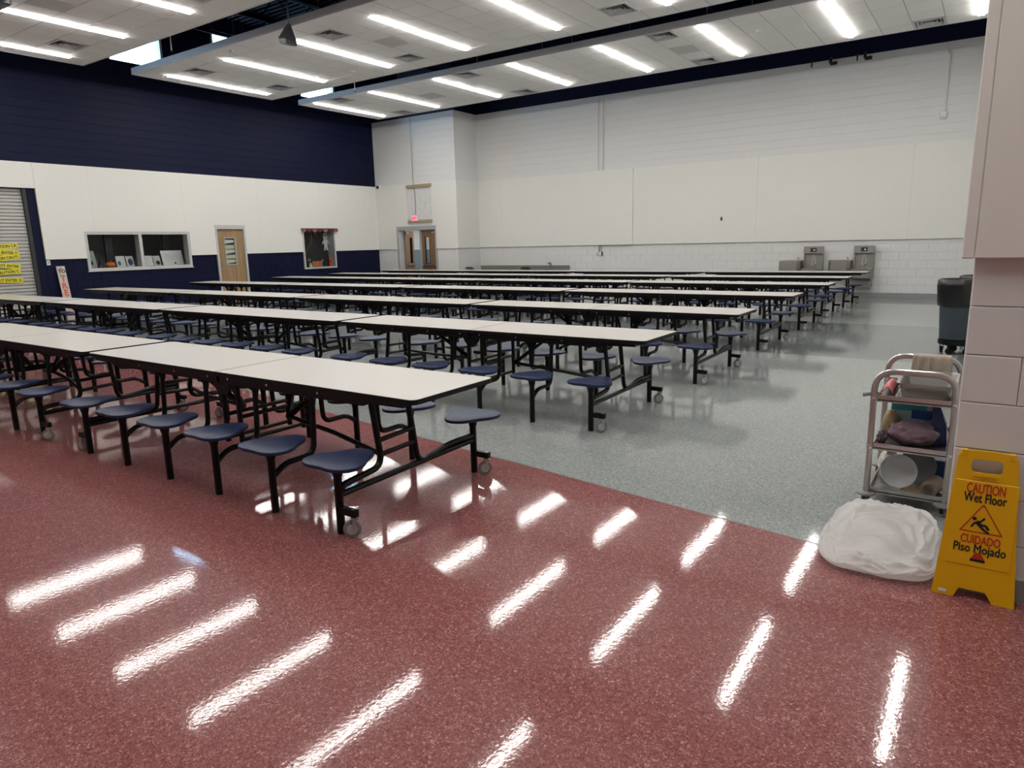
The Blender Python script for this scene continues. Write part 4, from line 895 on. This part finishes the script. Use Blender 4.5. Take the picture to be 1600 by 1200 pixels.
R = [panring(0.115, 0.20, 0.0), panring(0.135, 0.225, 0.095), panring(0.15, 0.24, 0.098), panring(0.15, 0.24, 0.094), panring(0.132, 0.222, 0.09), panring(0.112, 0.197, 0.006)]
n = len(R[0]); MB().add([q for r_ in R for q in r_], [(k*n+i, k*n+(i+1) % n, (k+1)*n+(i+1) % n, (k+1)*n+i) for k in range(5) for i in range(n)]+[tuple(range(n))[::-1], tuple(5*n+i for i in range(n))]).build('body', DULLSTEEL, pan, 0.5)
PINK = mat('pink_cloth', (0.68, 0.22, 0.23), 0.85)
cloth('pink_cloth', 'folded pink cloth beside the steel pan on the cart', 'cloth', PINK, lambda u, v: (-0.455+0.062*v, 4.46+0.42*u, zt+0.006+0.075*math.sin(math.pi*(0.15+0.75*v))*(0.55+0.45*math.sin(3*u+0.5))), 14, 10)
tag(MB().tube([(-0.45, 4.42, zt+0.03), (-0.50, 4.41, zt+0.028), (-0.545, 4.40, zt+0.018)], 0.012, 6, False, 0.004).build('utensil_handle', DULLSTEEL), 'flat grey utensil sticking out past the top cart shelf', 'utensil')
TOWEL = mat('beige_towel', (0.52, 0.44, 0.35), 0.95, bump=0.6, bscale=150)
def towel(u, v):
    s = (u-0.5)*0.24; x = -0.245+0.205*(v-0.5)+0.004*math.sin(20*v); r = 0.021
    wv = 0.006*math.sin(v*26)*min(1, abs(s)*12)
    if abs(s) < 0.033:
        a = s/0.033*math.pi/2; return (x, CY1+r*math.sin(a), 0.815+r*math.cos(a))
    return (x-0.012*abs(s)/0.12*(0.5-v), CY1+math.copysign(r, s)+wv, 0.815-(abs(s)-0.033)*1.15)
cloth('hand_towel', 'beige towel draped over the far cart handle', 'towel', TOWEL, towel, 22, 40)
z2 = 0.358
gb = thing('glove_box', 'teal and white carton on the middle cart shelf', 'box', (-0.28, 4.80, z2)); MB().bbox(-0.14, 0.10, -0.07, 0.07, 0.0, 0.215, 0.003).build('carton', mat('pale_teal_carton', (0.34, 0.46, 0.47), 0.5), gb); MB().box(-0.141, 0.05, -0.0715, -0.07, 0.165, 0.213).build('teal_band', mat('teal_carton', (0.03, 0.30, 0.30), 0.5), gb); MB().box(-0.03, 0.101, -0.072, -0.0705, 0.12, 0.175).build('blue_print', mat('blue_carton', (0.02, 0.08, 0.30), 0.5), gb)
cl_ = thing('foil_tray', 'crumpled foil tray on top of the teal carton', 'tray', (-0.27, 4.79, z2+0.2165)); vs = []; n = 24
for k, (a, z) in enumerate(((0.09, 0.0), (0.105, 0.03), (0.118, 0.032), (0.11, 0.034), (0.095, 0.045), (0.0, 0.05))):
    for j in range(n):
        t_ = 2*math.pi*j/n; q = 1+0.04*noise.noise((math.cos(t_)*4, math.sin(t_)*4, k)); vs.append((a*q*math.cos(t_), 0.62*a*q*math.sin(t_), z+0.004*noise.noise((j, k, 1.0))))
MB().add(vs, [(k*n+j, k*n+(j+1) % n, (k+1)*n+(j+1) % n, (k+1)*n+j) for k in range(5) for j in range(n)]+[tuple(range(n))[::-1]]).build('tray', mat('wrinkled_foil', (0.6, 0.56, 0.53), 0.3, 0.9, bump=0.6, bscale=70), cl_, 0.3)
def lump(name, label, cat, m, c, r, amp, fr, seed, flat=0.0):
    bm = bmesh.new(); bmesh.ops.create_icosphere(bm, subdivisions=4, radius=1)
    for v in bm.verts:
        d = v.co.copy(); k = 1+amp*noise.fractal(d*fr+Vector((seed, 0, 0)), 1.0, 2.0, 4)
        v.co = Vector((d.x*r[0]*k, d.y*r[1]*k, max(flat, d.z*r[2]*k+r[2])))
    o = MB().bm(bm).build(name, m, None, 1.5, c); return tag(o, label, cat)
PURP = mat('mauve_fabric', (0.19, 0.125, 0.15), 0.9, bump=0.5, bscale=40)
lump('mauve_fabric', 'mauve cloth bundle heaped on the middle cart shelf', 'cloth', PURP, (-0.285, 4.54, z2+0.001), (0.125, 0.085, 0.072), 0.22, 2.2, 3.0, 0.0)
lump('mottled_rag', 'dark mottled rag beside the mauve bundle', 'cloth', mat('dark_mauve_rag', (0.11, 0.075, 0.10), 0.9, var=0.7, scale=45), (-0.435, 4.50, z2+0.001), (0.026, 0.06, 0.04), 0.4, 3.0, 9.0, 0.0)
lump('tan_pouch', 'tan rounded pouch between rag and carton', 'pouch', mat('tan_pouch_skin', (0.36, 0.27, 0.15), 0.6), (-0.415, 4.70, z2+0.001), (0.045, 0.04, 0.085), 0.12, 1.5, 5.0, 0.0)
nb = MB(); nb.add([(-0.05, -0.05, 0), (0.055, -0.05, 0), (0.055, 0.06, 0), (-0.05, 0.06, 0), (-0.03, -0.04, 0.14), (0.045, -0.04, 0.12), (0.045, 0.045, 0.12), (-0.03, 0.045, 0.14), (-0.035, -0.005, 0.235), (0.0, -0.005, 0.235), (0.0, 0.01, 0.235), (-0.035, 0.01, 0.235)], [(3,2,1,0), (8,9,10,11)]+[(i+4*k, (i+1) % 4+4*k, (i+1) % 4+4*(k+1), i+4*(k+1)) for k in (0, 1) for i in range(4)])
tag(nb.build('navy_bag', mat('navy_bag_film', (0.008, 0.012, 0.09), 0.35, bump=0.4, bscale=30), None, 0.6, (-0.165, 4.66, z2+0.001)), 'dark navy peaked bag at the pier end of the cart shelf', 'bag')
z3 = 0.088
def disc(name, label, cat, m, c, r, tilt, yaw):
    prof = [(0.0, 0.0), (r*0.55, 0.0), (r*0.9, 0.03), (r, 0.055), (r*1.02, 0.06), (r*0.98, 0.06), (r*0.88, 0.036), (r*0.53, 0.006), (0.0, 0.006)]
    o = MB().lathe(prof, 30, axis='z').build(name, m, None, 0.8, c); o.rotation_euler = (tilt, 0, yaw); return tag(o, label, cat)
disc('plastic_lid', 'cloudy white round plastic lid propped on the bottom cart shelf', 'lid', mat('cloudy_plastic', (0.52, 0.53, 0.53), 0.35), (-0.345, 4.53, z3+0.107), 0.098, math.radians(74), 0.25)
disc('grey_lid', 'grey round lid leaning behind the white lid', 'lid', mat('grey_plastic', (0.27, 0.28, 0.28), 0.45), (-0.255, 4.70, z3+0.108), 0.10, math.radians(78), 0.1)
tag(MB().bbox(-0.11, 0.11, -0.05, 0.05, 0.0, 0.115, 0.004).build('blue_box', mat('blue_box_card', (0.01, 0.045, 0.11), 0.45), None, None, (-0.20, 4.88, z3)), 'dark blue box at the back of the bottom cart shelf', 'box')
rl = thing('paper_roll', 'brown hollow paper roll on the bottom cart shelf', 'roll', (-0.155, 4.52, z3+0.001)); rl.rotation_euler = (0, 0, -0.2)
MB().lathe([(0.03, -0.075), (0.046, -0.075), (0.046, 0.075), (0.03, 0.075), (0.03, -0.075)], 20, (0, 0, 0.046), 'y').build('roll', mat('kraft_paper', (0.20, 0.15, 0.11), 0.8), rl, 0.6)
tag(MB().bbox(-0.07, 0.06, -0.06, 0.07, 0.0, 0.012, 0.002).build('cardboard_piece', mat('tan_cardboard', (0.30, 0.22, 0.12), 0.8), None, None, (-0.245, 4.505, z3)), 'flat tan cardboard piece beside the paper roll', 'cardboard')
lump('white_rag', 'crumpled white rag at the open side of the bottom cart shelf', 'cloth', mat('white_rag_cloth', (0.62, 0.60, 0.54), 0.9), (-0.42, 4.80, z3+0.001), (0.05, 0.11, 0.075), 0.3, 2.5, 12.0, 0.0)

# ------------------------------------------------------------------ white rubbish bag on the floor
bm = bmesh.new(); bmesh.ops.create_icosphere(bm, subdivisions=6, radius=1)
for v in bm.verts:
    d = v.co.copy(); a = math.atan2(d.y, d.x)
    sq = (abs(math.cos(a))**3.2+abs(math.sin(a))**3.2)**(-1/3.2); hz = math.sqrt(max(0, 1-d.z*d.z))**0.55
    k = 1+0.07*noise.fractal(d*1.3+Vector((4, 2, 1)), 1.0, 2.0, 2)
    w = d+Vector((noise.noise(d*1.5), noise.noise(d*1.5+Vector((5, 0, 0))), 0))*0.5
    rdg = (1-abs(noise.noise(Vector((w.x*2.6+w.y*1.2, w.y*1.1-w.x*0.5, w.z*1.5+3)))))**6*0.022 + (1-abs(noise.noise(Vector((w.x*1.3-w.y*3.4, w.y*1.6+w.x, w.z*1.5+9)))))**7*0.012
    x, y = math.cos(a)*sq*hz*0.262*k, math.sin(a)*sq*hz*0.32*k
    z = (0.070+0.070*math.copysign(abs(d.z)**0.8, d.z))*(0.90+0.46*y/0.3+0.16*noise.noise(d*2.2)+0.10*x/0.25)+rdg*max(0, d.z+0.3)
    v.co = Vector((x+0.3*rdg*math.cos(a), y+0.3*rdg*math.sin(a), max(0.0015, z)))
tag(MB().bm(bm).build('rubbish_bag', BAG, None, 1.5, (-0.325, 3.71, 0)), 'knotless white translucent rubbish bag slumped on the floor by the cart', 'bag')

# ------------------------------------------------------------------ wet floor sign, folded and leaning on the pier
ws = thing('wet_floor_sign', 'yellow plastic wet floor sign leaning against the block pier', 'sign', (0.0725, 3.405, 0.0)); ws.rotation_euler = (math.radians(-4.2), 0, 0)
Hs = 0.668
def sx_(z, s): return s*(0.1525-(0.1525-0.105)*z/Hs)
out = [(-0.1525, 0), (-0.07, 0), (-0.052, 0.045), (0.045, 0.045), (0.072, 0.0), (0.1525, 0)]
out += [(sx_(Hs-0.03, 1), Hs-0.03), (sx_(Hs, 1)-0.012, Hs-0.006), (0.04, Hs), (-0.04, Hs), (sx_(Hs, -1)+0.012, Hs-0.006), (sx_(Hs-0.03, -1), Hs-0.03)]
hole = rrect(-0.056, 0.056, 0.571, 0.632, 0.016, 3)
def leafmesh(y0, y1):
    bm = bmesh.new(); ve = [bm.verts.new((x, 0, z)) for x, z in out]; vi = [bm.verts.new((x, 0, z)) for x, z in hole]
    es = [bm.edges.new((ve[i], ve[(i+1) % len(ve)])) for i in range(len(ve))]+[bm.edges.new((vi[i], vi[(i+1) % len(vi)])) for i in range(len(vi))]
    bmesh.ops.triangle_fill(bm, edges=es, use_beauty=True)
    r = bmesh.ops.extrude_face_region(bm, geom=list(bm.faces)); 
    for v in bm.verts: v.co.y = y0
    for g in r['geom']:
        if isinstance(g, bmesh.types.BMVert): g.co.y = y1
    return MB().bm(bm)
leafmesh(0.0, 0.012).build('front_leaf', YELLOW, ws); leafmesh(0.016, 0.028).build('rear_leaf', YELLOW, ws)
for s in (-1, 1): MB().bbox(s*0.085-0.012, s*0.085+0.012, -0.002, 0.03, Hs-0.03, Hs+0.001, 0.003).build('hinge_lug', YELLOW, ws)
MB().bbox(-0.112, 0.122, -0.003, 0.001, 0.155, 0.535, 0.002).build('label_panel', YELLOW, ws)
MB().ring(rrect(-0.052, 0.052, 0.541, 0.561, 0.009, 3), rrect(-0.049, 0.049, 0.544, 0.558, 0.007, 3), -0.002, 0.0, lambda u, v, w: (u, w, v)).build('brand_border', YELLOW, ws)
on_y('brand_lettering', text_mesh('Continental', 0.016, mat('embossed_amber', (0.5, 0.26, 0.0), 0.5), 'brand_lettering', 0.0, 0.001), ws, (0, -0.0035, 0.546))
for tx, z, sz, wd, m in (('CAUTION', 0.484, 0.060, 0.137, REDINK), ('Wet Floor', 0.443, 0.060, 0.152, INK), ('CUIDADO', 0.258, 0.054, 0.142, REDINK), ('Piso Mojado', 0.217, 0.056, 0.188, INK)):
    me = text_mesh(tx, sz, m, 'lettering', 0.0, 0.0006); xs = [v.co.x for v in me.vertices]; k = wd/(max(xs)-min(xs)); lt_ = MB()
    for dx, dz, dd_ in ((0, 0, 0), (0.0009, 0, 1e-5), (-0.0009, 0, 2e-5), (0, 0.001, 3e-5), (0, -0.001, 4e-5)): lt_.add([(v.co.x*k+dx, v.co.y+dz, v.co.z+dd_) for v in me.vertices], [tuple(p.vertices) for p in me.polygons])
    bpy.data.meshes.remove(me); on_y('lettering', lt_.mesh('lettering', m), ws, (0.006, -0.0037, z))
TC = (0.004, 0.355)
def tri(w, b, t): return [(TC[0]+x, TC[1]+z) for x, z in ((-w, -b), (w, -b), (0.004, t), (-0.004, t))]
MB().ring(tri(0.079, 0.047, 0.080), tri(0.070, 0.0415, 0.071), -0.0042, -0.003, lambda u, v, w: (u, w, v)).build('warning_triangle', REDINK, ws)
fg = MB(); Y_ = (-0.0044, -0.003)
def limb(pts, w):
    pts = [(x*0.85, z+0.055) for x, z in pts]
    for (x0, z0), (x1, z1) in zip(pts, pts[1:]):
        L_ = math.hypot(x1-x0, z1-z0); nx, nz = -(z1-z0)/L_*w/2, (x1-x0)/L_*w/2
        fg.prism([(x0+nx, z0+nz), (x1+nx, z1+nz), (x1-nx, z1-nz), (x0-nx, z0-nz)], *Y_, lambda u, v, w_: (u, w_, v))
fg.prism([(-0.027*0.85+0.008*math.cos(a), 0.315+0.055+0.008*math.sin(a)) for a in [2*math.pi*k/12 for k in range(12)]], *Y_, lambda u, v, w_: (u, w_, v))
limb([(-0.018, 0.302), (0.006, 0.283)], 0.017); limb([(-0.018, 0.300), (0.002, 0.306), (0.016, 0.322)], 0.008); limb([(-0.020, 0.300), (-0.032, 0.287), (-0.038, 0.275)], 0.008)
limb([(0.004, 0.288), (0.022, 0.290), (0.036, 0.272)], 0.010); limb([(0.002, 0.281), (0.018, 0.268), (0.038, 0.257)], 0.010)
fg.build('slipping_figure', INK, ws)
MB().prism([(-0.024, 0.0), (0.032, 0.0), (0.030, 0.012), (-0.022, 0.012)], -0.0042, -0.003, lambda u, v, w: (u, w, v+0.178)).build('logo_base', INK, ws)
MB().prism([(-0.021, 0.013), (0.029, 0.013), (0.014, 0.04), (-0.006, 0.04)], -0.0042, -0.003, lambda u, v, w: (u, w, v+0.178)).build('logo', REDINK, ws)
MB().prism(rrect(-0.128, -0.096, 0.012, 0.026, 0.006, 3), -0.001, 0.0, lambda u, v, w: (u, w, v)).build('sticker', PAPER, ws)
